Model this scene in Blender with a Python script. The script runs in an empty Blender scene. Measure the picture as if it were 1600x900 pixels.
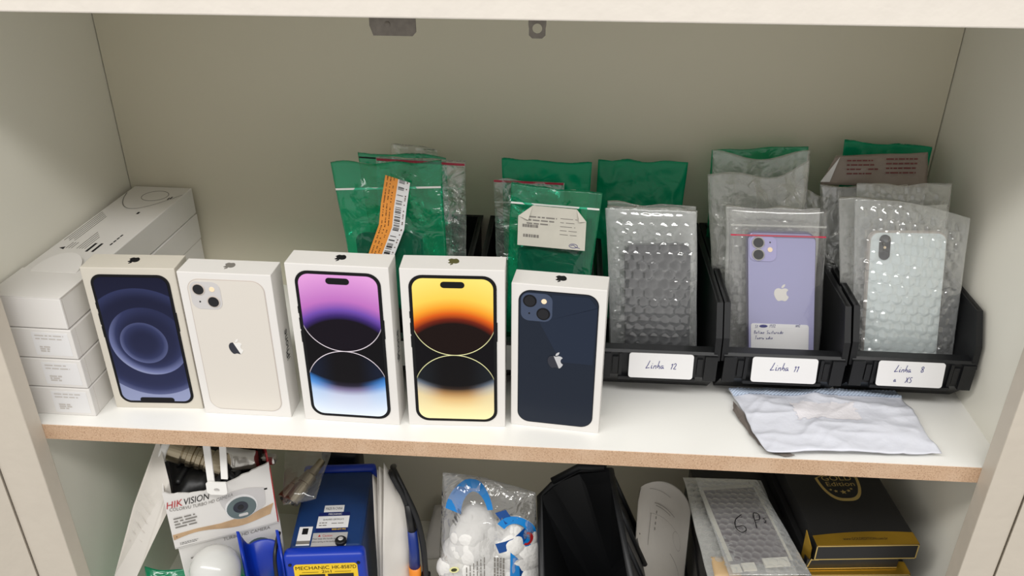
import bpy, bmesh, math, random
from mathutils import Vector, Matrix, noise

C = bpy.context.scene
COL = C.collection
V = Vector

# ------------------------------------------------------------------ camera, world, lights, exposure
def cam_matrix(loc, yaw, pitch, roll):
    cy, sy, cp, sp = math.cos(yaw), math.sin(yaw), math.cos(pitch), math.sin(pitch)
    fw = V((sy*cp, cy*cp, -sp)); rt = V((cy, -sy, 0)); dn = fw.cross(rt)
    cr, sr = math.cos(roll), math.sin(roll)
    r = cr*rt + sr*dn; d = -sr*rt + cr*dn
    m = Matrix((( r.x, -d.x, -fw.x, loc[0]), (r.y, -d.y, -fw.y, loc[1]), (r.z, -d.z, -fw.z, loc[2]), (0, 0, 0, 1)))
    return m

cd = bpy.data.cameras.new('camera'); cam = bpy.data.objects.new('camera', cd); COL.objects.link(cam)
cd.sensor_width = 36; cd.lens = 1305.63*36/1600; cd.clip_start = .01
cam.matrix_world = cam_matrix((0.03018, -0.62196, 0.50188), math.radians(-3.7875), math.radians(28.1245), math.radians(-0.238))
C.camera = cam

w = bpy.data.worlds.new('room_light'); C.world = w; w.use_nodes = True
w.node_tree.nodes['Background'].inputs[0].default_value = (1.0, .975, .94, 1)
w.node_tree.nodes['Background'].inputs[1].default_value = .64

def area(name, loc, target, sx, sy, energy, col):
    l = bpy.data.lights.new(name, 'AREA'); l.shape = 'RECTANGLE'; l.size = sx; l.size_y = sy; l.energy = energy; l.color = col
    o = bpy.data.objects.new(name, l); COL.objects.link(o); o.location = loc
    o.rotation_euler = (V(target)-V(loc)).to_track_quat('-Z', 'Y').to_euler()
    return o
area('ceiling_lamp', (-.3, -1.5, 2.15), (-.1, .05, .05), 5.5, .35, 88, (1, .985, .965))

C.view_settings.view_transform = 'Standard'; C.view_settings.look = 'None'
C.view_settings.gamma = 1; C.view_settings.use_curve_mapping = False
C.view_settings.exposure = 0.0
C.cycles.transparent_max_bounces = 40
C.cycles.max_bounces = 10

# ------------------------------------------------------------------ material helpers
def srgb(r, g, b):
    f = lambda c: (c/255/12.92) if c/255 <= .04045 else ((c/255+.055)/1.055)**2.4
    return (f(r), f(g), f(b), 1)

class X:
    """a scalar shader expression"""
    def __init__(s, nt, o): s.nt = nt; s.o = o
    def op(s, kind, *a):
        n = s.nt.nodes.new('ShaderNodeMath'); n.operation = kind
        for i, k in enumerate((s,)+a):
            if isinstance(k, X): s.nt.links.new(k.o, n.inputs[i])
            else: n.inputs[i].default_value = k
        return X(s.nt, n.outputs[0])
    def __add__(s, k): return s.op('ADD', k)
    def __sub__(s, k): return s.op('SUBTRACT', k)
    def __mul__(s, k): return s.op('MULTIPLY', k)
    def sq(s): return s.op('MULTIPLY', s)
    def abs(s): return s.op('ABSOLUTE')
    def gt(s, k): return s.op('GREATER_THAN', k)
    def lt(s, k): return s.op('LESS_THAN', k)
    def max(s, k): return s.op('MAXIMUM', k)
    def min(s, k): return s.op('MINIMUM', k)
    def step(s, a, b):
        n = s.nt.nodes.new('ShaderNodeMapRange'); n.interpolation_type = 'SMOOTHSTEP'
        s.nt.links.new(s.o, n.inputs[0]); n.inputs[1].default_value = a; n.inputs[2].default_value = b
        return X(s.nt, n.outputs[0])
def ramp(nt, x, stops):
    n = nt.nodes.new('ShaderNodeValToRGB'); e = n.color_ramp.elements
    while len(e) < len(stops): e.new(.5)
    for k, (p, c) in zip(e, stops): k.position = p; k.color = c
    nt.links.new(x.o, n.inputs[0]); return n.outputs[0]
def mixc(nt, x, a, b):
    n = nt.nodes.new('ShaderNodeMix'); n.data_type = 'RGBA'
    for sock, k in ((n.inputs[0], x), (n.inputs[6], a), (n.inputs[7], b)):
        if isinstance(k, X): nt.links.new(k.o, sock)
        elif hasattr(k, 'is_linked'): nt.links.new(k, sock)
        else: sock.default_value = k
    return n.outputs[2]
def objcoord(nt):
    tc = nt.nodes.new('ShaderNodeTexCoord'); return tc.outputs['Object']
def xyz(nt, sx=1, sz=1):
    s = nt.nodes.new('ShaderNodeSeparateXYZ'); nt.links.new(objcoord(nt), s.inputs[0])
    return X(nt, s.outputs[0])*sx, X(nt, s.outputs[2])*sz
def noise_tex(nt, scale, detail=4, rough=.5, dist=0):
    n = nt.nodes.new('ShaderNodeTexNoise'); n.inputs['Scale'].default_value = scale; n.inputs['Detail'].default_value = detail
    n.inputs['Roughness'].default_value = rough; n.inputs['Distortion'].default_value = dist
    nt.links.new(objcoord(nt), n.inputs['Vector']); return X(nt, n.outputs[0])
def bump(nt, bsdf, x, strength, dist=.001):
    b = nt.nodes.new('ShaderNodeBump'); b.inputs['Strength'].default_value = strength; b.inputs['Distance'].default_value = dist
    nt.links.new(x.o, b.inputs['Height']); nt.links.new(b.outputs[0], bsdf.inputs['Normal'])
def mat(name, col, rough=.5, metal=0, vary=0, scale=60, bmp=0, bscale=200, spec=.5, bdist=.001):
    m = bpy.data.materials.new(name); m.use_nodes = True; nt = m.node_tree; b = nt.nodes['Principled BSDF']
    b.inputs['Base Color'].default_value = col; b.inputs['Roughness'].default_value = rough; b.inputs['Metallic'].default_value = metal
    b.inputs['Specular IOR Level'].default_value = spec
    if vary:
        n = noise_tex(nt, scale)
        d = [c*(1-vary) for c in col[:3]]+[1]; l = [min(1, c*(1+vary)) for c in col[:3]]+[1]
        nt.links.new(ramp(nt, n, [(.3, d), (.7, l)]), b.inputs['Base Color'])
    if bmp: bump(nt, b, noise_tex(nt, bscale, 3), bmp, bdist)
    return m
def film(name, tint, body, fac, rough=.15, bmp=.5, bscale=70, edge=.35, bdist=.004, gloss=1.6):
    """thin plastic film: tinted see-through layer mixed with a glossy skin that grows at grazing angles"""
    m = bpy.data.materials.new(name); m.use_nodes = True; nt = m.node_tree; b = nt.nodes['Principled BSDF']
    b.inputs['Base Color'].default_value = body; b.inputs['Roughness'].default_value = .6; b.inputs['Specular IOR Level'].default_value = 0
    t = nt.nodes.new('ShaderNodeBsdfTransparent'); t.inputs[0].default_value = tint
    g = nt.nodes.new('ShaderNodeBsdfGlossy'); g.inputs['Roughness'].default_value = rough; g.inputs[0].default_value = (1, 1, 1, 1)
    nz = noise_tex(nt, bscale, 3, .5, 1.2)
    bump(nt, b, nz, bmp, bdist); bump(nt, g, nz, bmp, bdist)
    l2 = nt.nodes.new('ShaderNodeLayerWeight'); l2.inputs['Blend'].default_value = .5
    nt.links.new(g.inputs['Normal'].links[0].from_socket, l2.inputs['Normal'])
    fr = (X(nt, l2.outputs['Facing']).op('POWER', 5.0)*.9+.045)*gloss
    lw = nt.nodes.new('ShaderNodeLayerWeight'); lw.inputs['Blend'].default_value = .35
    f = (X(nt, lw.outputs['Facing'])*edge + fac).min(1.0)
    mx = nt.nodes.new('ShaderNodeMixShader'); nt.links.new(f.o, mx.inputs[0])
    nt.links.new(t.outputs[0], mx.inputs[1]); nt.links.new(b.outputs[0], mx.inputs[2])
    m2 = nt.nodes.new('ShaderNodeMixShader'); nt.links.new(fr.min(1.0).o, m2.inputs[0])
    nt.links.new(mx.outputs[0], m2.inputs[1]); nt.links.new(g.outputs[0], m2.inputs[2])
    nt.links.new(m2.outputs[0], nt.nodes['Material Output'].inputs[0])
    return m

LAM = mat('white_laminate', srgb(236, 233, 221), .38, vary=.012, scale=5, bmp=.05, bscale=300)
LAM_BACK = mat('white_laminate_panel', srgb(217, 211, 191), .5, vary=.015, scale=4)
STILE = mat('shade_toned_frame', srgb(198, 189, 175), .45, vary=.02, scale=30, bmp=.25, bscale=90, bdist=.0015)  # darker than PAINT: the weaker light on the stiles is put into the colour
PAINT = mat('white_painted_board', srgb(220, 213, 203), .45, vary=.02, scale=40, bmp=.35, bscale=90, bdist=.0015)
SHELF = mat('white_shelf_laminate', srgb(238, 237, 232), .3, vary=.01, scale=8)
def mdf():
    m = mat('raw_fibreboard_edge', srgb(178, 138, 108), .85); nt = m.node_tree; b = nt.nodes['Principled BSDF']
    n = noise_tex(nt, 700, 4, .7); n2 = noise_tex(nt, 25, 3)
    c = ramp(nt, n, [(.3, srgb(128, 100, 78)), (.42, srgb(188, 154, 124)), (.7, srgb(212, 182, 152))])
    c = mixc(nt, n2.step(.45, .75)*.35, c, srgb(216, 190, 164)); nt.links.new(c, b.inputs['Base Color'])
    bump(nt, b, n, .4); return m
MDF = mdf()
CARD = mat('white_card', srgb(224, 221, 217), .42, vary=.008, scale=30)
CARD_OLD = mat('worn_white_card', srgb(206, 200, 187), .5, vary=.02, scale=30)
BLACKP = mat('black_plastic', srgb(22, 23, 25), .42, bmp=.08, bscale=900, spec=.35)
BLACKCARD = mat('black_card', srgb(17, 17, 18), .45, vary=.05, scale=20)
INK = mat('black_print', srgb(22, 22, 24), .6, spec=.15)
GREYINK = mat('grey_print', srgb(120, 116, 110), .6)
FAINT = mat('faint_grey_print', srgb(196, 190, 184), .6)
BLUEINK = mat('blue_pen_ink', srgb(50, 52, 120), .6)
REDINK = mat('red_print', srgb(176, 28, 34), .5)
WHITEP = mat('white_plastic', srgb(232, 230, 226), .35)
LABEL = mat('white_label_paper', srgb(226, 225, 225), .55, bmp=.05)
LABEL_OLD = mat('grey_label_paper', srgb(196, 192, 180), .6, vary=.04, scale=60)
PAPER = mat('white_paper', srgb(214, 209, 201), .7, vary=.02, scale=30, bmp=.2, bscale=60, bdist=.002)
GOLD = mat('gold_foil', srgb(190, 150, 50), .3, .85, vary=.12, scale=25)
GOLDLINE = mat('pale_gold_foil', srgb(206, 180, 110), .35, .6)
SILVER = mat('silver_mark', srgb(205, 205, 208), .3, .3)
STEEL = mat('dull_steel', srgb(120, 114, 106), .4, .8, vary=.15, scale=150)
CHROME = mat('chrome_metal', srgb(205, 202, 196), .18, 1.0)
BRUSHED = mat('nickel_metal', srgb(178, 166, 142), .3, 1.0)
LENS = mat('camera_lens_glass', srgb(12, 13, 20), .08)
LENSRING = mat('lens_ring', srgb(58, 60, 70), .3, .5)
FLASH = mat('camera_flash', srgb(250, 225, 190), .3)
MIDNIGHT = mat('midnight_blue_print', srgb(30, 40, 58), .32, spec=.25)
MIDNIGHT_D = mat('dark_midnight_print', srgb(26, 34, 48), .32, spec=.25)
MIDCAM = mat('camera_plate_print', srgb(58, 70, 94), .35)
PHONEWHITE = mat('pearl_white_print', srgb(216, 210, 201), .35)
PHONERIM = mat('pale_rim_print', srgb(194, 184, 176), .4)
LILAC = mat('lilac_glass', srgb(158, 157, 194), .18)
LILACFRAME = mat('lilac_frame', srgb(120, 115, 150), .3, .6)
PHONEBLACK = mat('dark_phone_glass', srgb(20, 22, 26), .12)
PHONEGREY = mat('dark_grey_phone', srgb(46, 46, 50), .3)
SILVERWHITE = mat('white_phone_glass', srgb(222, 230, 230), .15)
BLUEBODY = mat('dark_blue_metal', srgb(18, 52, 102), .45, vary=.05, scale=40)
BLUEPL = mat('bright_blue_plastic', srgb(12, 52, 168), .33)
YELLOW = mat('yellow_panel', srgb(240, 200, 30), .4)
NAVY = mat('navy_print', srgb(14, 28, 92), .4)
ORANGE = mat('orange_paper', srgb(232, 150, 62), .55, vary=.04)
ORANGEP = mat('orange_plastic', srgb(236, 140, 40), .35)
GREYLAB = mat('silver_label', srgb(176, 174, 172), .4)
CABLE = mat('black_rubber', srgb(16, 16, 17), .45)
COTTON = mat('cotton_wool', srgb(228, 226, 222), .95, bmp=.5, bscale=260, bdist=.002)
SKYPRINT = mat('sky_blue_print', srgb(10, 128, 205), .3)
DEEPPRINT = mat('deep_blue_print', srgb(8, 70, 140), .3)
PINK = mat('pink_strip', srgb(188, 40, 70), .4)
GREYINSIDE = mat('grey_mailer_lining', srgb(110, 102, 96), .4, vary=.12, scale=90, bmp=.5, bscale=120, bdist=.003)
GREYMAILER = mat('taupe_mailer_film', srgb(142, 130, 120), .35, bmp=.4, bscale=60, bdist=.003)
MAROON = mat('dark_red_print', srgb(112, 52, 52), .6)
MAILERWHITE = mat('white_mailer_film', srgb(212, 214, 223), .32, bmp=.5, bscale=45, bdist=.004)
MAILERBAND = mat('pale_blue_seal_band', srgb(196, 210, 230), .35)
BULBGLASS = mat('frosted_bulb_glass', srgb(206, 206, 202), .16)
GREYPIC = mat('grey_blue_photo_print', srgb(96, 110, 112), .45)
SANDPIC = mat('sand_print', srgb(190, 158, 122), .55, vary=.15, scale=50)
PALEPIC = mat('pale_grey_print', srgb(200, 197, 196), .5)
MAROONSCREEN = mat('dark_mauve_screen', srgb(62, 46, 54), .25)
AMBER = mat('amber_foil', srgb(196, 166, 124), .6)
GREEN = film('green_bag_film', (.2, .86, .66, 1), srgb(0, 172, 124), .15, .16, .7, 45, .25, gloss=1.3)
GREEN_D = film('dense_green_film', (.08, .7, .5, 1), srgb(0, 168, 120), .62, .28, .4, 45, .2, gloss=.6)
CLEAR = film('clear_bag_film', (.95, .95, .94, 1), srgb(236, 236, 232), .06, .13, 1.0, 55, .45, gloss=3.2)
CLEAR_S = film('smooth_clear_film', (.97, .97, .97, 1), srgb(226, 226, 222), .02, .12, .3, 40, .2, .002)
CLOUDY = film('cloudy_bag_film', (.86, .87, .85, 1), srgb(236, 236, 230), .22, .17, .9, 50, .4, gloss=2.5)
BUBBLE = film('bubble_film', (.93, .94, .94, 1), srgb(245, 247, 247), .035, .12, .1, 120, .7, .001, 3.0)
BUBBLE_C = film('cloudy_bubble_film', (.88, .89, .87, 1), srgb(242, 242, 238), .16, .14, .1, 120, .7, .001, 3.0)

# ------------------------------------------------------------------ object helpers
def mesh(verts, faces, mats, smooth=False, fm=None):
    me = bpy.data.meshes.new('shape'); me.from_pydata([tuple(v) for v in verts], [], faces); me.update()
    for m in (mats if isinstance(mats, (list, tuple)) else [mats]): me.materials.append(m)
    if fm:
        for p, i in zip(me.polygons, fm): p.material_index = i
    if smooth:
        for p in me.polygons: p.use_smooth = True
    return me
def link(name, me, parent=None, loc=(0, 0, 0), rot=(0, 0, 0)):
    o = bpy.data.objects.new(name, me); COL.objects.link(o); o.location = loc; o.rotation_euler = rot
    if parent: o.parent = parent
    return o
def thing(name, label, cat, loc=(0, 0, 0), rz=0, group=None):
    o = bpy.data.objects.new(name, None); COL.objects.link(o); o.location = loc; o.rotation_euler = (0, 0, rz)
    o.empty_display_size = .02; o['label'] = label; o['category'] = cat
    if group: o['group'] = group
    return o
def part(name, geo, m, root, smooth=False, fm=None, label=None):
    o = link(name, mesh(geo[0], geo[1], m, smooth, fm), root)
    if label: o['label'] = label
    return o
def wpart(name, geo, m, root, smooth=False, fm=None, label=None):
    """geometry given in world coordinates under an unrotated root (or a child of one)"""
    off = V((0, 0, 0)); r = root
    while r: off += r.location; r = r.parent
    return part(name, ([V(v)-off for v in geo[0]], geo[1]), m, root, smooth, fm, label)
def struct(name, geo, m):
    o = link(name, mesh(geo[0], geo[1], m)); o['kind'] = 'structure'; return o
def join(*gs):
    vs, fs = [], []
    for g in gs:
        k = len(vs); vs += list(g[0]); fs += [tuple(i+k for i in f) for f in g[1]]
    return vs, fs
def box(x0, x1, y0, y1, z0, z1):
    vs = [V((x, y, z)) for z in (z0, z1) for y in (y0, y1) for x in (x0, x1)]
    return vs, [(0, 2, 3, 1), (4, 5, 7, 6), (0, 1, 5, 4), (2, 6, 7, 3), (0, 4, 6, 2), (1, 3, 7, 5)]
def bev(geo, r, seg=2):
    bm = bmesh.new(); vv = [bm.verts.new(v) for v in geo[0]]
    for f in geo[1]: bm.faces.new([vv[i] for i in f])
    bmesh.ops.bevel(bm, geom=bm.edges[:], offset=r, segments=seg, affect='EDGES', profile=.5)
    bm.verts.index_update(); g = ([v.co.copy() for v in bm.verts], [tuple(v.index for v in f.verts) for f in bm.faces]); bm.free()
    return g
def prism(pts, depth):
    """closed polygon (list of world points, ccw seen from the front) thickened backwards by vector depth"""
    n = len(pts); vs = [V(p) for p in pts]+[V(p)+depth for p in pts]
    return vs, [tuple(range(n)), tuple(range(2*n-1, n-1, -1))]+[(i, i+n, (i+1) % n+n, (i+1) % n) for i in range(n)]
def rr(w, h, r, n=6, cx=0, cz=0):
    p = []
    for (x, z, a) in ((w/2-r, -h/2+r, -90), (w/2-r, h/2-r, 0), (-w/2+r, h/2-r, 90), (-w/2+r, -h/2+r, 180)):
        for i in range(n+1):
            t = math.radians(a+90*i/n); p.append((cx+x+r*math.cos(t), cz+z+r*math.sin(t)))
    return p
def circ(r, n=24, cx=0, cz=0, rz=None):
    return [(cx+r*math.cos(2*math.pi*i/n), cz+(rz or r)*math.sin(2*math.pi*i/n)) for i in range(n)]
class Frame:
    """a flat drawing frame in space: O + u*ex + v*ey, normal towards the viewer"""
    def __init__(s, O, ex, ey): s.O = V(O); s.ex = V(ex); s.ey = V(ey); s.n = s.ex.cross(s.ey).normalized()
    def p(s, u, v, off=0): return s.O+s.ex*u+s.ey*v+s.n*off
    def slab(s, pts, t=.0004, off=0): return prism([s.p(u, v, off+t) for u, v in pts], -s.n*t)
    def ring(s, outer, inner, t=.0004, off=0):
        n = len(outer); vs = [s.p(*q, off+t) for q in outer]+[s.p(*q, off+t) for q in inner]
        vs += [s.p(*q, off) for q in outer]+[s.p(*q, off) for q in inner]
        fs = []
        for i in range(n):
            j = (i+1) % n
            fs += [(i, j, n+j, n+i), (i, 2*n+i, 2*n+j, j), (n+i, n+j, 3*n+j, 3*n+i)]
        return vs, fs
    def rect(s, u0, u1, v0, v1, t=.0003, off=0): return s.slab([(u0, v0), (u1, v0), (u1, v1), (u0, v1)], t, off)
    def stroke(s, pts, wd, off=.0003):
        vs, fs = [], []
        for i, (u, v) in enumerate(pts):
            a = pts[max(0, i-1)]; b = pts[min(len(pts)-1, i+1)]
            d = V((b[0]-a[0], b[1]-a[1])); d = d.normalized() if d.length > 0 else V((1, 0))
            vs += [s.p(u-d.y*wd/2, v+d.x*wd/2, off), s.p(u+d.y*wd/2, v-d.x*wd/2, off)]
            if i: k = 2*i; fs.append((k-2, k-1, k+1, k))
        return vs, fs
    def lathe(s, prof, n=24, u=0, v=0):
        vs, fs = [], []
        for (r, h) in prof:
            for i in range(n):
                t = 2*math.pi*i/n; vs.append(s.p(u+r*math.cos(t), v+r*math.sin(t), h))
        for k in range(len(prof)-1):
            for i in range(n):
                j = (i+1) % n; fs.append((k*n+i, k*n+j, k*n+n+j, k*n+n+i))
        fs.append(tuple(range(n-1, -1, -1))); fs.append(tuple((len(prof)-1)*n+i for i in range(n)))
        return vs, fs
def frame_axis(O, axis):
    a = V(axis).normalized(); h = V((0, 0, 1)) if abs(a.z) < .9 else V((1, 0, 0))
    ex = h.cross(a).normalized(); return Frame(O, ex, a.cross(ex))
_tc = {}
def text_geo(s):
    if s not in _tc:
        c = bpy.data.curves.new('t', 'FONT'); c.body = s; c.align_x = 'CENTER'; c.align_y = 'CENTER'; c.size = 1; c.resolution_u = 3
        o = bpy.data.objects.new('t', c); COL.objects.link(o); bpy.context.view_layer.update()
        me = bpy.data.meshes.new_from_object(o.evaluated_get(bpy.context.evaluated_depsgraph_get()))
        vs = [v.co.copy() for v in me.vertices]; fs = [tuple(p.vertices) for p in me.polygons]
        bpy.data.objects.remove(o); bpy.data.curves.remove(c); bpy.data.meshes.remove(me)
        x0, x1 = min(v.x for v in vs), max(v.x for v in vs); y0, y1 = min(v.y for v in vs), max(v.y for v in vs)
        _tc[s] = ([((v.x-(x0+x1)/2)/(x1-x0), (v.y-(y0+y1)/2)/(y1-y0)) for v in vs], fs)
    return _tc[s]
def text(fr, s, u, v, wd, ht, off=.0004, shear=0, bend=None):
    vs, fs = text_geo(s)
    return [fr.p(u+x*wd+y*ht*shear, v+y*ht+(bend(x) if bend else 0), off) for x, y in vs], fs
# stroke alphabet for the pen writing (unit box, baseline 0, x-height .5)
ST = {'L': [[(.35, 1), (.2, .4), (0, 0), (.15, .06), (.45, .1)]], 'i': [[(.1, .45), (.05, 0), (.2, .1)], [(.14, .62), (.16, .68)]],
 'n': [[(0, 0), (.08, .42), (.1, .3), (.28, .45), (.3, 0)]], 'h': [[(.15, 1), (.02, 0), (.1, .35), (.28, .42), (.28, 0)]],
 'a': [[(.3, .38), (.1, .42), (0, .15), (.12, 0), (.28, .3), (.3, .05), (.4, .1)]], '1': [[(.02, .62), (.22, .85), (.08, 0)]],
 '2': [[(0, .7), (.18, .9), (.32, .7), (.2, .35), (0, .02), (.38, .06)]], '8': [[(.28, .5), (.02, .75), (.22, 1), (.45, .78), (.05, .28), (.2, 0), (.45, .22), (.28, .5)]],
 'X': [[(0, 0), (.4, .9)], [(.05, .85), (.35, .05)]], 'S': [[(.35, .85), (.1, .85), (.05, .6), (.3, .4), (.25, .05), (0, .05)]],
 's': [[(.25, .42), (.05, .4), (.22, .15), (.05, 0)]], 'P': [[(.1, 0), (.15, .95), (.4, .85), (.38, .5), (.12, .45)]],
 '6': [[(.4, .95), (.1, .7), (0, .25), (.18, 0), (.4, .15), (.35, .4), (.05, .3)]], 'B': [[(.1, .9), (0, 0), (.3, .1), (.3, .4), (.1, .5), (.35, .7), (.1, .9)]],
 't': [[(.15, .85), (.08, .1), (.2, .05)], [(0, .55), (.28, .6)]], 'r': [[(.05, .45), (.02, 0), (.08, .35), (.25, .45)]], 'e': [[(0, .2), (.25, .3), (.15, .45), (0, .2), (.1, 0), (.28, .08)]],
 'u': [[(0, .45), (.02, .1), (.15, 0), (.28, .4), (.28, 0), (.36, .1)]], 'd': [[(.28, .35), (.05, .35), (.02, .05), (.2, .02), (.38, 1), (.34, 0)]],
 'o': [[(.15, .42), (0, .25), (.08, 0), (.25, .1), (.25, .35), (.12, .42), (.35, .4)]], 'T': [[(0, .9), (.4, .95)], [(.2, .9), (.12, 0)]], 'v': [[(0, .45), (.12, 0), (.3, .5)]],
 '9': [[(.3, .7), (.1, .9), (.05, .6), (.28, .65), (.25, 0)]], '3': [[(.05, .85), (.3, .85), (.12, .5), (.3, .3), (.05, .0)]], 'A': [[(0, 0), (.2, .9), (.35, 0)], [(.05, .35), (.32, .35)]],
 'M': [[(0, 0), (.08, .85), (.2, .3), (.35, .85), (.38, 0)]], 'm': [[(0, 0), (.05, .42), (.15, .4), (.15, 0), (.25, .42), (.32, 0)]], 'f': [[(.35, .9), (.2, .8), (.1, -.25)], [(0, .4), (.3, .45)]], 'c': [[(.25, .4), (.05, .35), (.02, .05), (.22, .05)]]}
def handwriting(fr, s, u, v, size, wd, off=.0005, shear=.12, gap=.12):
    gs = []; x = u
    for ch in s:
        if ch == ' ': x += size*.45; continue
        mx = 0
        for st in ST[ch]:
            pts = []
            for i in range(len(st)-1):
                for k in range(3): a = k/3; pts.append((st[i][0]*(1-a)+st[i+1][0]*a, st[i][1]*(1-a)+st[i+1][1]*a))
            pts.append(st[-1]); mx = max(mx, max(p[0] for p in st))
            for _ in range(1): pts = [pts[0]]+[((pts[i-1][0]+2*pts[i][0]+pts[i+1][0])/4, (pts[i-1][1]+2*pts[i][1]+pts[i+1][1])/4) for i in range(1, len(pts)-1)]+[pts[-1]]
            gs.append(fr.stroke([(x+(px+py*shear)*size, v+py*size) for px, py in pts], wd, off))
        x += (mx+gap)*size
    return join(*gs)
def printlines(fr, u0, u1, v0, v1, n, seed=0, off=.0003, fill=.45, dash=.12):
    """rows of illegible small print as thin broken bars"""
    rnd = random.Random(seed); gs = []; h = (v1-v0)/n
    for i in range(n):
        v = v1-(i+.5)*h; u = u0; end = u0+(u1-u0)*rnd.uniform(.7, 1)
        while u < end:
            l = (u1-u0)*dash*rnd.uniform(.4, 1.6); e = min(end, u+l)
            vs = [fr.p(u, v-h*fill/2, off), fr.p(e, v-h*fill/2, off), fr.p(e, v+h*fill/2, off), fr.p(u, v+h*fill/2, off)]
            gs.append((vs, [(0, 1, 2, 3)])); u = e+(u1-u0)*dash*.22
    return join(*gs)
def barcode(fr, u0, u1, v0, v1, seed=0, off=.0004, n=22):
    rnd = random.Random(seed); gs = []; u = u0; s = (u1-u0)/n
    for i in range(n):
        if rnd.random() < .62:
            a = u0+i*s; b = a+s*rnd.uniform(.4, .95); gs.append(([fr.p(a, v0, off), fr.p(b, v0, off), fr.p(b, v1, off), fr.p(a, v1, off)], [(0, 1, 2, 3)]))
    return join(*gs)
def tube(pts, r, n=8, cap=True, res=None):
    pts = [V(p) for p in pts]
    if res:
        out = []
        P = [2*pts[0]-pts[1]]+pts+[2*pts[-1]-pts[-2]]
        for i in range(1, len(P)-2):
            for k in range(res):
                t = k/res; a, b, c, d = P[i-1], P[i], P[i+1], P[i+2]
                out.append(.5*((2*b)+(c-a)*t+(2*a-5*b+4*c-d)*t*t+(3*b-a-3*c+d)*t**3))
        pts = out+[pts[-1]]
    vs, fs = [], []; up = V((.13, .2, .97))
    for i, p in enumerate(pts):
        d = (pts[min(i+1, len(pts)-1)]-pts[max(i-1, 0)]).normalized(); a = d.cross(up)
        if a.length < .05: a = d.cross(V((1, 0, 0)))
        a.normalize(); b = d.cross(a); up = -b if False else up
        rr_ = r(i/(len(pts)-1)) if callable(r) else r
        for k in range(n): t = 2*math.pi*k/n; vs.append(p+a*math.cos(t)*rr_+b*math.sin(t)*rr_)
        if i:
            for k in range(n): j = (k+1) % n; fs.append(((i-1)*n+k, (i-1)*n+j, i*n+j, i*n+k))
    if cap: fs.append(tuple(range(n-1, -1, -1))); fs.append(tuple((len(pts)-1)*n+k for k in range(n)))
    return vs, fs

# bags -------------------------------------------------------------
class Quad:
    def __init__(s, BL, BR, TR, TL): s.c = [V(p) for p in (BL, BR, TR, TL)]; s.n = (s.c[1]-s.c[0]).cross(s.c[3]-s.c[0]).normalized()
    def p(s, u, v, off=0):
        a, b, c, d = s.c; return a*(1-u)*(1-v)+b*u*(1-v)+c*u*v+d*(1-u)*v+s.n*off
    def W(s): return ((s.c[1]-s.c[0]).length+(s.c[2]-s.c[3]).length)/2
    def H(s): return ((s.c[3]-s.c[0]).length+(s.c[2]-s.c[1]).length)/2
    def base(s): return (s.c[0]+s.c[1])/2
    def patch(s, u0, u1, v0, v1, off, t=.0005):
        return prism([s.p(u0, v0, off), s.p(u1, v0, off), s.p(u1, v1, off), s.p(u0, v1, off)], -s.n*t)
    def frame(s, u=.5, v=.5, off=0):
        ex = (s.p(1, v)-s.p(0, v)).normalized(); ey = (s.p(u, 1)-s.p(u, 0)); ey = (ey-ex*ey.dot(ex)).normalized(); return Frame(s.p(u, v, off), ex, ey)
    def slab(s, t, r, inset=0, n=6):
        w, h = s.W(), s.H(); pts = rr(w-2*inset, h-2*inset, r, n)
        f = [s.p(.5+x/w, .5+z/h, t/2) for x, z in pts]; b = [s.p(.5+x/w, .5+z/h, -t/2) for x, z in pts]
        bvl = min(.0012, t*.25)
        g = [s.p(.5+x*(1-2*bvl/w)/w, .5+z*(1-2*bvl/h)/h, t/2) for x, z in pts]
        f = [s.p(.5+x/w, .5+z/h, t/2-bvl) for x, z in pts]; m = len(pts)
        return g+f+b, [tuple(range(m)), tuple(range(3*m-1, 2*m-1, -1))]+[(i, m+i, m+(i+1) % m, (i+1) % m) for i in range(m)]+[(m+i, 2*m+i, 2*m+(i+1) % m, m+(i+1) % m) for i in range(m)]
def fbm(p, s, seed): return noise.noise(V((p.x*s+seed*7.3, p.y*s+seed*3.1, p.z*s)))
def puff(u, v): return max(0, math.sin(math.pi*u))**.5*max(0, math.sin(math.pi*min(1, v*1.02)))**.5
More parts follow.
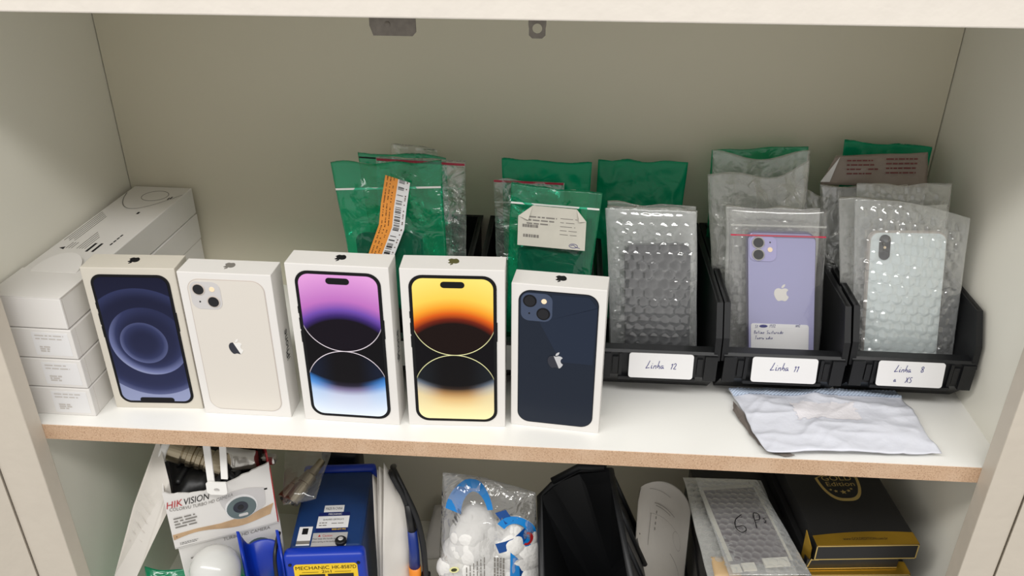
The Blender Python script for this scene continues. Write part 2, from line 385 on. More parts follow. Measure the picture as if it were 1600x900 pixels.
def sheet_pair(q, thick, wr, seed, nu=22, nv=34, top=None, pitch=None, amp=.0016, flat=0.0):
    """a closed two-layer bag; pitch turns the front layer into bubble wrap"""
    W, H = q.W(), q.H(); vs, fs = [], []
    if pitch: nu = int(W/pitch*9.0); nv = int(H/pitch*9.0)
    elif wr >= .002 and nu == 22: nu, nv = 44, 70
    R = (pitch or 1)*.48
    for side in (1, -1):
        k = len(vs)
        for j in range(nv+1):
            for i in range(nu+1):
                u, v = i/nu, j/nv; b = q.p(u, v)
                e = min(1, min(u, 1-u)*14, min(v, 1-v)*14)
                off = side*(thick/2*puff(u, v)*(1-flat*v) + .0004)
                off += e*wr*(fbm(b, 38, seed+side)+.5*fbm(b, 90, seed+side*2))+wr*.9*fbm(V((u*2, 0, v*2)), 1.3, seed+5)
                if wr >= .002 and not pitch:
                    rg = (1-min(1, abs(noise.noise(V((b.x*40+seed*5, b.z*22+b.x*18, seed+side*3))))*2.2))**3
                    off += side*e*wr*.9*rg
                if pitch:
                    s, t = u*W/pitch, v*H/pitch/.866; row = math.floor(t); best = 9
                    for rw in (row-1, row, row+1, row+2):
                        o_ = .5*(rw % 2); cx = math.floor(s-o_+.5)+o_
                        best = min(best, math.hypot((s-cx), (t-rw)*.866))
                    rad = best*pitch/R
                    if rad < 1: off += side*amp*math.sqrt(1-rad*rad)*e*(.75+.5*fbm(b, 60, seed+9))
                pt = q.p(u, v, off)
                if not top and v > .9 and wr >= .0015: pt = pt+(q.p(u, 1)-q.p(u, 0))*((v-.9)*.28*noise.noise(V((u*3.2, seed*1.7, side*.3))))
                if top: pt = pt+(q.p(u, 1)-q.p(u, 0))*(top(u)*max(0, (v-.55)/.45)**1.5)
                pt += (q.c[1]-q.c[0])*(.012*fbm(V((0, v*3, seed)), 1.5, seed)*(1 if u in (0, 1) else .6))
                vs.append(pt)
        for j in range(nv):
            for i in range(nu):
                a = k+j*(nu+1)+i; f = (a, a+1, a+nu+2, a+nu+1); fs.append(f if side > 0 else f[::-1])
    m = (nu+1)*(nv+1)
    rim = [i for i in range(nu+1)]+[j*(nu+1)+nu for j in range(1, nv+1)]+[nv*(nu+1)+i for i in range(nu-1, -1, -1)]+[j*(nu+1) for j in range(nv-1, 0, -1)]
    for a, b in zip(rim, rim[1:]+rim[:1]): fs.append((a, a+m, b+m, b))
    return vs, fs
def bag(name, label, cat, q, m, thick=.008, wr=.0018, seed=1, group=None, strips=(), **kw):
    t = thing(name, label, cat, q.base(), group=group)
    wpart('bag_film', sheet_pair(q, thick, wr, seed, **kw), m, t, smooth=True)
    for (nm, v, h, sm, off) in strips: wpart(nm, q.patch(.01, .99, v, v+h, off, .0008), sm, t)
    return t
def phone(name, label, q, back, rim, t=.0078, r=.009):
    o = thing(name, label, 'phone', q.base())
    wpart('phone_body', q.slab(t, r), rim, o)
    f = Frame(q.p(.5, .5, t/2), (q.p(1, .5)-q.p(0, .5)).normalized(), ((q.p(.5, 1)-q.p(.5, 0)) ).normalized())
    wpart('back_glass', f.slab(rr(q.W()-.0016, q.H()-.0016, r-.0006), .0003), back, o)
    return o, f

# logo outline ------------------------------------------------------
def bez(p0, segs, n=6):
    out = [p0]; x, y = p0
    for a in segs:
        (x1, y1), (x2, y2), (x3, y3) = ((x+a[0], y+a[1]), (x+a[2], y+a[3]), (x+a[4], y+a[5]))
        for k in range(1, n+1):
            t = k/n; m = 1-t
            out.append((m**3*x+3*m*m*t*x1+3*m*t*t*x2+t**3*x3, m**3*y+3*m*m*t*y1+3*m*t*t*y2+t**3*y3))
        x, y = x3, y3
    return out[:-1]
_body = bez((12.152, 6.896), [(-.948, 0, -2.415, -1.078, -3.96, -1.04), (-2.04, .027, -3.91, 1.183, -4.961, 3.014), (-2.117, 3.675, -.546, 9.103, 1.519, 12.09), (1.013, 1.454, 2.208, 3.09, 3.792, 3.039), (1.52, -.065, 2.09, -.987, 3.935, -.987), (1.831, 0, 2.35, .987, 3.96, .948), (1.637, -.026, 2.676, -1.48, 3.676, -2.948), (1.156, -1.688, 1.636, -3.325, 1.662, -3.415), (-.039, -.013, -3.182, -1.221, -3.22, -4.857), (-.026, -3.04, 2.48, -4.494, 2.597, -4.559), (-1.429, -2.09, -3.623, -2.324, -4.39, -2.376), (-2, -.156, -3.675, 1.09, -4.61, 1.09)])
_leaf = bez((15.53, 3.83), [(.843, -1.012, 1.4, -2.427, 1.245, -3.83), (-1.207, .052, -2.662, .805, -3.532, 1.818), (-.78, .896, -1.454, 2.338, -1.273, 3.714), (1.338, .104, 2.715, -.688, 3.559, -1.701)])
def emblem(fr, u, v, size, off=0, t=.0003, flip=1, clip=None):
    k = size/24; gs = []
    for pl in (_body, _leaf):
        pts = [(u+(x-12)*k*flip, v+(12-y)*k*flip) for x, y in pl]
        if flip < 0: pts = pts
        if clip is not None:
            lo, side = clip  # keep one side of a slanted line
            keep = []
            for i in range(len(pts)):
                a, b = pts[i], pts[(i+1) % len(pts)]
                fa, fb = side*(a[0]-u-lo*(a[1]-v)), side*(b[0]-u-lo*(b[1]-v))
                if fa >= 0: keep.append(a)
                if fa*fb < 0: s = fa/(fa-fb); keep.append((a[0]+(b[0]-a[0])*s, a[1]+(b[1]-a[1])*s))
            pts = keep
        if len(pts) > 2:
            ar = sum(pts[i][0]*pts[(i+1) % len(pts)][1]-pts[(i+1) % len(pts)][0]*pts[i][1] for i in range(len(pts)))
            if ar < 0: pts = pts[::-1]
            gs.append(fr.slab(pts, t, off))
    return join(*gs)

# ================================================================== SETTING
XL, XR, YB = -.4985, .441, .302
FLOOR = -.392
struct('wall_back', join(box(XL+.0011, XR-.0011, YB, YB+.0045, FLOOR-.018, .43), box(XL-.018, XR+.018, YB+.0045, YB+.008, FLOOR-.018, .43)), LAM_BACK)
struct('wall_left', box(XL-.018, XL, 0, YB+.0045, FLOOR-.018, .43), LAM)
struct('wall_right', box(XR, XR+.018, 0, YB+.0045, FLOOR-.018, .43), LAM)
struct('ceiling', box(XL, XR, 0, YB, .402, .42), LAM)
struct('floor', box(XL, XR, 0, YB, FLOOR-.018, FLOOR), LAM)
struct('trim_1', bev(box(-.62, .58, -.02, 0, .3915, .56), .0012), PAINT)
struct('trim_2', bev(box(-.511, -.4685, -.02, 0, -.45, .3905), .001), STILE)
struct('trim_3', bev(box(.4185, .4505, -.02, 0, -.45, .3905), .001), STILE)
def leaf(x, s, ang):
    c, n = math.cos(ang), math.sin(ang); a = V((x, -.022, 0)); d = V((s*c, -n, 0)); th = V((s*n, c, 0))*.016
    pts = [a, a+d*.42, a+d*.42+th, a+th]
    lo = [p+V((0, 0, -.45)) for p in pts]; hi = [p+V((0, 0, .39)) for p in pts]
    return lo+hi, [(0, 3, 2, 1), (4, 5, 6, 7), (0, 1, 5, 4), (1, 2, 6, 5), (2, 3, 7, 6), (3, 0, 4, 7)]
struct('door_1', leaf(-.5115, -1, math.radians(22)), STILE)
struct('door_2', leaf(.451, 1, math.radians(22)), STILE)

t = thing('shelf_board', 'white laminated shelf board with raw brown front edge holding the upright boxes', 'shelf', (0, 0, 0))
part('board', box(XL, XR, .0008, YB, -.0178, 0), SHELF, t)
part('raw_edge', box(XL, XR, -.0002, .0008, -.0172, -.0006), MDF, t, label='raw brown fibreboard front edge')

t = thing('latch_plate', 'wide grey metal plate hanging under the top rail', 'latch', (-.1, .003, .402))
pl = [(-.0172, 0), (-.0172, -.020), (-.0148, -.0272), (.0145, -.0272), (.0172, -.0245), (.0172, 0)]
part('plate', prism([(x, 0, z) for x, z in pl[::-1]][::-1], V((0, .0016, 0))), STEEL, t)
part('rivet', Frame((-.004, 0, -.019), (1, 0, 0), (0, 0, 1)).lathe([(.0022, 0), (.0022, .0006), (.001, .001)], 10), STEEL, t)
t = thing('hinge_tab', 'small dark metal tab with round hole under the top rail', 'bracket', (.0065, .003, .402))
f = Frame((0, 0, -.0135), (1, 0, 0), (0, 0, 1))
n = 24; outer = []
for i in range(n):
    a = 2*math.pi*i/n; c, s = math.cos(a), math.sin(a); k = 1/max(abs(c)/.0065, abs(s)/.0135)
    outer.append((c*k*(.93 if s < -.6 and abs(c) > .4 else 1), s*k))
part('tab', f.ring(outer, circ(.0036, n, 0, -.0065), .0014), STEEL, t)
part('screw', Frame((0, -.0014, -.0035), (1, 0, 0), (0, 0, 1)).lathe([(.0018, 0), (.0016, .0006)], 10), CHROME, t)

# ================================================================== LONG WHITE BOXES (stack of four on the left)
def long_box(i, z, dx, dy, rz, label):
    wv, d, h = .0715, .279, .0322
    t = thing('long_white_box', label, 'box', (-.4612+dx, .0165+dy, z), rz, 'long white boxes stacked at the left wall')
    part('carton', bev(box(-wv/2, wv/2, 0, d, 0, h), .0009), CARD, t)
    ff = Frame((0, 0, h/2), (1, 0, 0), (0, 0, 1)); tf = Frame((0, 0, h), (1, 0, 0), (0, 1, 0))
    if i < 3:
        part('product_label', ff.rect(-.004, wv/2-.004, -.0125, .0125, .0003), LABEL, t)
        part('label_print', join(printlines(ff, -.001, wv/2-.008, .004, .011, 2, i, .0005, .35, .2), printlines(ff, .001, .014, -.009, -.002, 3, i+5, .0005, .7, .4)), FAINT, t)
        part('flap_seam', box(wv/2-.0002, wv/2+.0002, .0068, .0072, .001, h-.001), FAINT, t)
    else:
        lid = [(-wv/2, .056), (-.030, .056), (.029, .058), (wv/2, .061), (wv/2, .0), (-wv/2, .0)][::-1]
        part('lid_flap', prism([tf.p(u, v, .0008) for u, v in lid], V((0, 0, -.0008))), CARD, t)
        n = 18; tab = [(-.0005-.0235*math.cos(math.pi*k/n), .05+.033*math.sin(math.pi*k/n)) for k in range(n+1)]
        vs = [tf.p(u, v, .0012+.14*max(0, v-.05)) for u, v in tab]+[tf.p(u, v, .0002+.14*max(0, v-.05)) for u, v in tab]; m = n+1
        part('tuck_flap', (vs, [tuple(range(m-1, -1, -1)), tuple(range(m, 2*m))]+[(i, (i+1) % m, (i+1) % m+m, i+m) for i in range(m)]), CARD, t, label='rounded white tuck flap')
        part('flap_seam', join(box(wv/2-.0002, wv/2+.0002, .0018, .0026, .001, h-.002), box(wv/2-.0002, wv/2+.0003, .002, .06, h-.0012, h-.0002)), FAINT, t)
        part('ring_print', join(tf.ring(circ(.0155, 32, .004, .25), circ(.0148, 32, .004, .25), .0002), tf.stroke([(-.034+.069*k/20, .262-.052*math.sin(math.pi*(k/20)**.8*.93+.1)) for k in range(21)], .0009)), GREYINK, t)
        gs = [printlines(tf, -.034+.0045*k, -.0315+.0045*k, .135, .2, 1, k, .0003, 1, .1) for k in range(0)]
        for k in range(5): gs.append(tf.rect(-.0325+.0028*k, -.0319+.0028*k, .122+.004*(k % 2), .198-.003*k, .0002))
        for k in range(4): gs.append(tf.rect(-.0085+.0028*k, -.0079+.0028*k, .104, .145-.004*k, .0002))
        for k in range(3): gs.append(tf.rect(-.020+.0028*k, -.0194+.0028*k, .104, .118, .0002))
        part('small_print', join(*gs), GREYINK, t)
        gs = [tf.rect(.004+.0065*k, .0065+.0065*k, .098, .118, .0002) for k in range(2)]+[tf.rect(.008, .0105, .196, .2015, .0002)]
        gs += [tf.rect(.021, .0225, .115+.007*k, .12+.007*k, .0002) for k in range(4)]+[tf.rect(.023+.002*k, .0243+.002*k, .24+.003*k, .246+.003*k, .0002) for k in range(2)]
        for g_ in gs: part('bold_print', g_, INK, t)
        part('flap_print', tf.slab([(-.027, .104), (-.021, .101), (-.022, .107)], .0002), INK, t)
long_box(0, 0.0, .003, 0, math.radians(-.6), 'long white box at the bottom of the left stack, standing on the shelf')
long_box(1, .0333, .0025, 0, math.radians(-1.0), 'long white box second from the bottom of the left stack')
long_box(2, .0666, .0015, 0, math.radians(-1.4), 'long white box directly under the topmost box of the left stack')
long_box(3, .0999, .000, 0, math.radians(-1.6), 'topmost long white box with open tuck flap and small print')

# ================================================================== PHONE CARTONS
def wallpaper_rings():
    m = mat('navy_ring_wallpaper', (0, 0, 0, 1), .5, spec=.12); nt = m.node_tree; b = nt.nodes['Principled BSDF']
    x, z = xyz(nt, 1/.0335, 1/.0335)
    L = None
    def disc(cx, cz, R, wd, amt):
        d = ((x-cx).sq()+(z-cz).sq()).op('SQRT')
        e = d.step(R-wd, R+.02)*(d.lt(R)); return e.op('POWER', 1.9)*amt
    g = z*-.05+.10
    tot = disc(.1, -.05, 1.78, .5, .26)+disc(.14, 0, 1.12, .55, .5)*(x*-.25+z*-.35+.75).max(.25)+disc(0, -.05, .68, .5, .3)+g
    out = ((x-.1).sq()+(z+.05).sq()).op('SQRT').gt(1.78)*z.lt(-.5)*.55
    tot = (tot+out).min(1.0)
    nt.links.new(ramp(nt, tot, [(0, srgb(24, 26, 48)), (.3, srgb(48, 54, 90)), (.6, srgb(108, 116, 160)), (1, srgb(182, 190, 216))]), b.inputs['Base Color'])
    return m
def wallpaper_capsule(name, up, lowc, lowe, line, hw):
    m = mat(name, (0, 0, 0, 1), .5, spec=.12); nt = m.node_tree; b = nt.nodes['Principled BSDF']
    x, z = xyz(nt, 1/hw, 1/hw); R = 1.06; zc = -.1
    d1 = (x.sq()+(z-(zc+R)).sq()).op('SQRT'); d2 = (x.sq()+(z-(zc-R)).sq()).op('SQRT')
    inu = (z.gt(zc+R)+d1.lt(R)).min(1.0); inl = (z.lt(zc-R)+d2.lt(R)).min(1.0)
    fu = ((x.sq()+(z+.56).sq()).op('SQRT')-1.40)*.75
    cu = ramp(nt, fu, up)
    fl = ((x.sq()+(z-.85).sq()).op('SQRT')-1.9)*.95
    cl = mixc(nt, x.abs().step(.25, 1), ramp(nt, fl, lowc), ramp(nt, fl, lowe))
    blk = srgb(14, 12, 16)
    c = mixc(nt, inu, blk, cu); c = mixc(nt, inl, c, cl)
    la = (d1-R).abs().lt(.011)*z.lt(zc+R)*(z*-1.0+.9).step(-.2, .9)
    lb = (d2-R).abs().lt(.011)*z.gt(zc-R)*(z+1.1).step(-.2, .9)
    c = mixc(nt, la.max(lb), c, line); nt.links.new(c, b.inputs['Base Color'])
    return m
S = srgb
WP12 = wallpaper_rings()
WPP = wallpaper_capsule('violet_wallpaper', [(0, S(20, 14, 24)), (.1, S(60, 40, 110)), (.22, S(110, 75, 170)), (.42, S(186, 112, 190)), (1, S(222, 158, 218))],
    [(0, S(16, 14, 18)), (.12, S(40, 36, 52)), (.25, S(130, 122, 158)), (.42, S(196, 204, 228)), (1, S(222, 232, 246))],
    [(0, S(20, 28, 48)), (.1, S(50, 110, 180)), (.25, S(90, 150, 220)), (.45, S(180, 205, 238)), (1, S(222, 232, 246))], S(225, 215, 225), .0362)
WPY = wallpaper_capsule('amber_wallpaper', [(0, S(26, 14, 12)), (.1, S(110, 34, 18)), (.22, S(214, 92, 24)), (.36, S(242, 160, 46)), (.55, S(246, 206, 86)), (1, S(248, 226, 120))],
    [(0, S(16, 14, 16)), (.1, S(52, 40, 34)), (.24, S(170, 130, 84)), (.42, S(222, 186, 128)), (.7, S(242, 224, 168)), (1, S(246, 234, 180))],
    [(0, S(26, 30, 36)), (.1, S(96, 108, 124)), (.25, S(186, 182, 170)), (.45, S(226, 208, 164)), (1, S(246, 234, 180))], S(228, 226, 170), .0362)

def carton(label, x, y, rot, wv, h, d, card, logo):
    t = thing('phone_carton', label, 'box', (x, y, 0), rot, 'phone cartons standing in a row')
    part('carton', bev(box(0, wv, 0, d, 0, h), .0006), card, t)
    tf = Frame((wv/2, d/2, h), (1, 0, 0), (0, 1, 0))
    part('emblem', emblem(tf, 0, .001, .0125, flip=-1), logo, t)
    sf = Frame((wv, d/2, h*.48), (0, 0, 1), (0, -1, 0)); lf = Frame((0, d/2, h*.48), (0, 0, -1), (0, -1, 0))
    part('side_lettering', text(Frame((wv, d/2, h*.48), (0, 0, 1), (0, -1, 0)), 'iPhone', 0, 0, .032, .0085), INK, t)
    return t, Frame((wv/2, 0, h/2), (1, 0, 0), (0, 0, 1))
def screen_pic(t, fr, pw, ph, r, bez_, wp, frame_m, notch=None):
    p = link('phone_picture', mesh(*[fr.slab(rr(pw, ph, r, 8), .0005)][0], frame_m), t)
    o = link('screen_print', None or mesh(*Frame((0, 0, 0), (1, 0, 0), (0, 0, 1)).slab(rr(pw-2*bez_, ph-2*bez_, r-bez_*.8, 8), .0003), wp), p, fr.p(0, 0, .0005))
    for s, z, l in ((-1, .035, .007), (-1, .018, .012), (-1, .004, .012), (1, .012, .02)):
        q = part('side_button', fr.rect(s*pw/2-(.0006 if s < 0 else 0), s*pw/2+(.0006 if s > 0 else 0), z, z+l, .0004), frame_m, p)
    if notch: part('notch', fr.slab(notch, .0003, .0008), INK, p)
    return p
t, f = carton('worn white carton with navy ringed phone screen, leftmost of the row', -.4098, .0322, math.radians(2.5), .0875, .157, .0285, CARD_OLD, INK)
screen_pic(t, f, .0735, .1435, .0105, .0026, WP12, INK, rr(.034, .0056, .0026, 4, 0, -.0678))
def back_pic(t, fr, body, rim, camm, u0, lens):
    p = link('phone_picture', mesh(*fr.slab(rr(.0722, .1445, .0115, 8), .0004), rim), t)
    part('back_print', fr.slab(rr(.0708, .1431, .0108, 8), .0002, .0004), body, p)
    return p
def cams(p, fr, plate, x0, z0, rim):
    part('camera_plate', fr.slab(rr(.0285, .0285, .0075, 6, x0, z0), .0003, .0006), plate, p)
    for (dx, dz) in ((-.0062, .0062), (.0062, -.0062)):
        part('camera_ring', fr.lathe([(.0062, .0008), (.0062, .0012), (.0058, .0013)], 24, x0+dx, z0+dz), rim, p)
        part('camera_lens', fr.lathe([(.0052, .0012), (.005, .0016), (.002, .0017)], 24, x0+dx, z0+dz), LENS, p)
    part('camera_flash', fr.lathe([(.0026, .0008), (.0024, .0012)], 14, x0+.0066, z0+.0066), FLASH, p)
    part('microphone_dot', fr.lathe([(.0009, .0008), (.0008, .0011)], 10, x0-.0066, z0-.0066), INK, p)
t, f = carton('white carton showing a white phone back with two lenses', -.3178, .0299, math.radians(-.7), .0875, .1575, .0275, CARD, GREYINK)
p = back_pic(t, f, PHONEWHITE, PHONERIM, None, 0, 0); cams(p, f, PALEPIC, -.0195, .0555, PHONERIM)
part('printed_emblem', emblem(f, 0, .0015, .0165, .0006, clip=(-.45, -1)), LENSRING, p); part('printed_emblem', emblem(f, 0, .0015, .0165, .0006, clip=(-.45, 1)), WHITEP, p)
t, f = carton('tall white carton with violet and pale blue screen picture', -.2158, .027, math.radians(-1.8), .0944, .1715, .027, CARD, INK)
screen_pic(t, f, .0785, .1585, .0125, .0030, WPP, INK, rr(.0215, .0062, .0031, 6, 0, .0702))
t, f = carton('tall white carton with yellow and orange screen picture', -.1125, .0258, math.radians(1.8), .0935, .1705, .0275, CARD, mat('olive_print', S(84, 82, 44), .5))
screen_pic(t, f, .0785, .1585, .0125, .0030, WPY, INK, rr(.0215, .0062, .0031, 6, 0, .0702))
t, f = carton('white carton with dark blue phone back, rightmost of the row', -.0138, .0338, math.radians(-5.8), .0853, .156, .0272, CARD, INK)
p = back_pic(t, f, MIDNIGHT_D, INK, None, 0, 0)
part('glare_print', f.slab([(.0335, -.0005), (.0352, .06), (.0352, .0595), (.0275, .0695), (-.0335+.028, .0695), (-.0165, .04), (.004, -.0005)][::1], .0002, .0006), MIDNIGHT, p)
cams(p, f, MIDCAM, -.0195, .0555, INK)
part('printed_emblem', emblem(f, -.001, .0015, .0175, .0009, clip=(-.4, -1)), LENSRING, p); part('printed_emblem', emblem(f, -.001, .0015, .0175, .0009, clip=(-.4, 1)), SILVER, p)

# ================================================================== STORAGE BINS
BW, BL_, BH = .1165, .212, .105
def bin_body(W=BW, L=BL_, H=BH):
    th = .0024; side = [(.032, 0), (L, 0), (L, H), (.021, H), (.004, .074), (.002, .03)]
    gs = []
    for s in (-1, 1):
        x = s*W/2; a = [(x, y, z) for y, z in side]
        gs.append(prism(a if s > 0 else a[::-1], V((-s*th, 0, 0))))
    gs.append(box(-W/2, W/2, .032, L, 0, th)); gs.append(box(-W/2, W/2, L-th, L, 0, H))
    fp = [(.03, 0), (.034, 0), (.0065, .03), (.0065, .052), (.013, .055), (.013, .0585), (.002, .0585), (0, .056), (0, .03)]
    a = [(-W/2, y, z) for y, z in fp]; gs.append(prism(a, V((W, 0, 0))))
    return join(*gs)
def bin_rim(W=BW, L=BL_, H=BH):
    gs = []
    for s in (-1, 1):
        x = s*W/2; pts = [(0, .05), (.0025, .0745), (.02, H), (L, H)]
        for (a, b) in zip(pts, pts[1:]):
            d = V((0, b[0]-a[0], b[1]-a[1])).normalized(); nrm = V((0, -d.z, d.y))
            q = [V((x+s*.0025, a[0], a[1])), V((x+s*.0025, b[0], b[1])), V((x-s*.0035, b[0], b[1])), V((x-s*.0035, a[0], a[1]))]
            gs.append(prism(q if s > 0 else q[::-1], -nrm*.003))
        gs.append(box(min(x-s*.012, x), max(x-s*.012, x), -.0035, .004, .028, .056))
    gs.append(box(-W/2-.0025, W/2+.0025, L-.004, L+.002, H-.003, H))
    return join(*gs)
_bb = mesh(*bin_body(), BLACKP); _br = mesh(*bin_rim(), BLACKP)
def holder():
    return join(box(-.038, -.035, -.003, .001, .0285, .056), box(.035, .038, -.003, .001, .0285, .056), box(-.038, .038, -.0045, .001, .027, .0305), box(-BW/2+.014, -.039, -.002, .001, .0335, .052), box(.039, BW/2-.014, -.002, .001, .0335, .052))
_bh = mesh(*holder(), BLACKP)
def storage_bin(label, x, y, writing, rz=0, cardx=0):
    t = thing('storage_bin', label, 'bin', (x, y, 0), rz, 'black storage bins in a row at the back')
    link('bin_body', _bb, t); link('rim', _br, t); link('label_holder', _bh, t)
    fr = Frame((cardx, -.0058, .0455), (1, 0, 0), V((0, .16, 1)).normalized())
    c = part('label_card', fr.slab(rr(.063, .0265, .0028, 4), .0006), LABEL, t, label='white card label with pen writing' if writing else None)
    for (s, u, v, size) in writing or ():
        part('handwriting', handwriting(fr, s, u, v, size, .00065, .0008), BLUEINK, c)
    return t
storage_bin('black bin behind the two tall cartons, farthest left of the bins', -.1265, .088, None)
storage_bin('black bin behind the dark blue phone carton', .0035, .088, None, 0, -.002)
storage_bin('black bin holding the grey wrapped phone, its card reading Linha 12', .1285, .084, [('Linha', -.015, -.003, .0085), ('12', .0095, -.003, .0075)], 0, .003)
storage_bin('black bin holding the lilac phone, its card reading Linha 11', .2515, .085, [('Linha', -.014, -.0005, .0085), ('11', .009, -.001, .0075)])
storage_bin('black bin at the right wall, its card reading Linha 8 a XS', .3758, .087, [('Linha', -.016, .002, .0075), ('8', .0085, .0025, .0065), ('a', -.015, -.0085, .006), ('XS', -.004, -.009, .0068)], math.radians(-.5), -.003)

# ------------------------------------------------------------------ contents of the bins, from left to right
Q = Quad
STRIP = lambda v, m=WHITEP, nm='zip_strip', o=.004, h=.009: (nm, v, h, m, o)
# bin farthest left
bag('green_bag', 'green zip bag with orange sticker in the leftmost bin', 'bag', Q((-.172, .122, .012), (-.082, .122, .012), (-.094, .17, .219), (-.207, .17, .2125)), GREEN, .012, .0022, 3, 'green plastic bags', [STRIP(.875)])
o, f = phone('smartphone', 'dark phone inside the green bag with orange sticker', Q((-.169, .1235, .02), (-.1, .1235, .02), (-.115, .1555, .148), (-.184, .1555, .144)), PHONEBLACK, PHONEBLACK)
stk = thing('orange_sticker', 'orange and white barcode sticker stuck on the green bag', 'sticker', (-.16, .14, .12))
qs = [(V((-.1468, .149, .2105)), V((-.1225, .149, .203))), (V((-.1525, .1455, .182)), V((-.127, .1455, .177))), (V((-.1555, .1425, .16)), V((-.130, .1425, .155))), (V((-.168, .139, .128)), V((-.1425, .139, .124))), (V((-.176, .135, .105)), V((-.150, .135, .102)))]
def ribbon(rows, a, b, off, t=.0004):
    vs, fs = [], []
    nrm = V((0, -1, .25)).normalized()
    for L, R in rows:
        vs += [L.lerp(R, a)+nrm*off, L.lerp(R, b)+nrm*off]
    m = len(vs); vs += [v-nrm*t for v in vs]
    for i in range(len(rows)-1):
        k = 2*i; fs += [(k, k+2, k+3, k+1), (m+k, m+k+1, m+k+3, m+k+2), (k, m+k, m+k+2, k+2), (k+1, k+3, m+k+3, m+k+1)]
    fs += [(0, 1, m+1, m), (2*len(rows)-2, m+2*len(rows)-2, m+2*len(rows)-1, 2*len(rows)-1)]
    return vs, fs
wpart('orange_half', ribbon(qs, 0, .52, 0), ORANGE, stk); wpart('white_half', ribbon(qs, .52, 1, 0), LABEL, stk)
fr = Frame(qs[1][0].lerp(qs[1][1], .66)+V((0, -.001, .004)), V((.17, -.0, .985)).normalized(), V((-.985, -.0, .17)).normalized())
def bars_on(rows, a, b, n, seed, off):
    rnd = random.Random(seed); gs = []
    for k in range(n):
        if rnd.random() < .6:
            s = (k+.1)/n*(len(rows)-1.001); e = (k+rnd.uniform(.4, .9))/n*(len(rows)-1.001)
            pp = []
            for x in (s, e):
                i = int(x); L = rows[i][0].lerp(rows[i+1][0], x-i); R = rows[i][1].lerp(rows[i+1][1], x-i); pp.append((L, R))
            gs.append(ribbon(pp, a, b, off, .0002))
    return join(*gs)
wpart('barcode', bars_on(qs[:4], .57, .8, 70, 4, .0004), INK, stk)
wpart('small_print', join(*[bars_on(qs, .09+.13*k, .125+.13*k, 70, 8+k, .0004) for k in range(3)], bars_on(qs, .88, .92, 46, 14, .0004)), mat('brown_print', S(84, 50, 24), .6), stk)
bag('green_bag', 'green bag standing behind the one with the orange sticker', 'bag', Q((-.17, .19, .012), (-.085, .19, .012), (-.0985, .232, .2005), (-.1945, .232, .2045)), GREEN, .008, .002, 5, 'green plastic bags', [('zip_strip', .97, .008, BLACKP, .002)])
bag('clear_bag', 'clear zip bag with red top strip beside the orange sticker', 'bag', Q((-.165, .165, .012), (-.0725, .165, .012), (-.0745, .212, .2025), (-.17, .212, .206)), CLEAR, .012, .003, 7, 'clear plastic bags', [('red_strip', .985, .012, PINK, .002), STRIP(.86, CLOUDY, 'zip_strip', .004)])
bag('clear_bag', 'crumpled clear bag rising faintly behind the leftmost green bags', 'bag', Q((-.165, .25, .012), (-.09, .25, .012), (-.113, .265, .2), (-.165, .265, .202)), CLEAR, .012, .006, 9, 'clear plastic bags')
# bin behind the dark blue carton
qg = Q((-.026, .1225, .012), (.053, .1225, .012), (.0675, .15, .199), (-.0225, .15, .2045))
bag('green_bag', 'green zip bag with grey paper label behind the dark blue carton', 'bag', qg, GREEN, .012, .0022, 11, 'green plastic bags', [STRIP(.905)])
o, f = phone('smartphone', 'dark phone in the green bag under the grey paper label', Q((-.016, .1275, .015), (.0475, .1275, .015), (.0525, .1455, .139), (-.0145, .1455, .144)), PHONEBLACK, PHONEBLACK)
lb = thing('paper_label', 'grey paper label with curled corners on the green bag', 'label', (.018, .13, .143))
ql = Q((-.0155, .1315, .1505), (.0535, .1315, .1435), (.0535, .1385, .1845), (-.0145, .1385, .1865))
fl = Frame(ql.p(.5, .5, .0028), (ql.p(1, .5)-ql.p(0, .5)).normalized(), (ql.p(.5, 1)-ql.p(.5, 0)).normalized())
hw, hh = .0335, .0205
wpart('sheet', fl.slab([(-hw, -hh), (hw, -hh), (hw, .009), (.0235, hh), (-.0195, hh), (-hw, .009)], .0004), LABEL_OLD, lb)
wpart('curled_corner', prism([fl.p(-hw, .009, .0005), fl.p(-.0235, .006, .003), fl.p(-.0195, hh, .0005)], -fl.n*.0003), LABEL_OLD, lb)
wpart('curled_corner', prism([fl.p(.0235, hh, .0005), fl.p(.0265, .0085, .003), fl.p(hw, .009, .0005)], -fl.n*.0003), LABEL_OLD, lb)
wpart('small_print', join(printlines(fl, -.025, .005, .001, .011, 3, 2, .0006, .4, .2), printlines(fl, -.029, -.009, -.003, .003, 1, 3, .0006, .5, .1), printlines(fl, .008, .026, -.008, .012, 5, 6, .0006, .15, .5), printlines(fl, -.028, -.008, -.013, -.007, 1, 4, .0006, .5, .15)), GREYINK, lb)
wpart('pen_mark', join(fl.stroke([(.022+.0042*math.cos(k*.5), -.0165+.002*math.sin(k*.5)) for k in range(14)], .0005, .0007), fl.stroke([(.019, -.0165), (.022, -.0155), (.0245, -.0175), (.0285, -.0185)], .0005, .0007)), BLUEINK, lb)
bag('green_bag', 'green bag standing behind the bag with grey paper label', 'bag', Q((-.03, .19, .012), (.05, .19, .012), (.0585, .225, .2005), (-.0375, .225, .2035)), GREEN_D, .008, .002, 13, 'green plastic bags')
bag('clear_bag', 'clear bag with red top strip left of the grey paper label', 'bag', Q((-.038, .185, .012), (.03, .185, .012), (.03, .212, .184), (-.0455, .212, .1855)), CLEAR, .01, .003, 15, 'clear plastic bags', [('red_strip', .985, .012, PINK, .002), STRIP(.86, CLOUDY)])
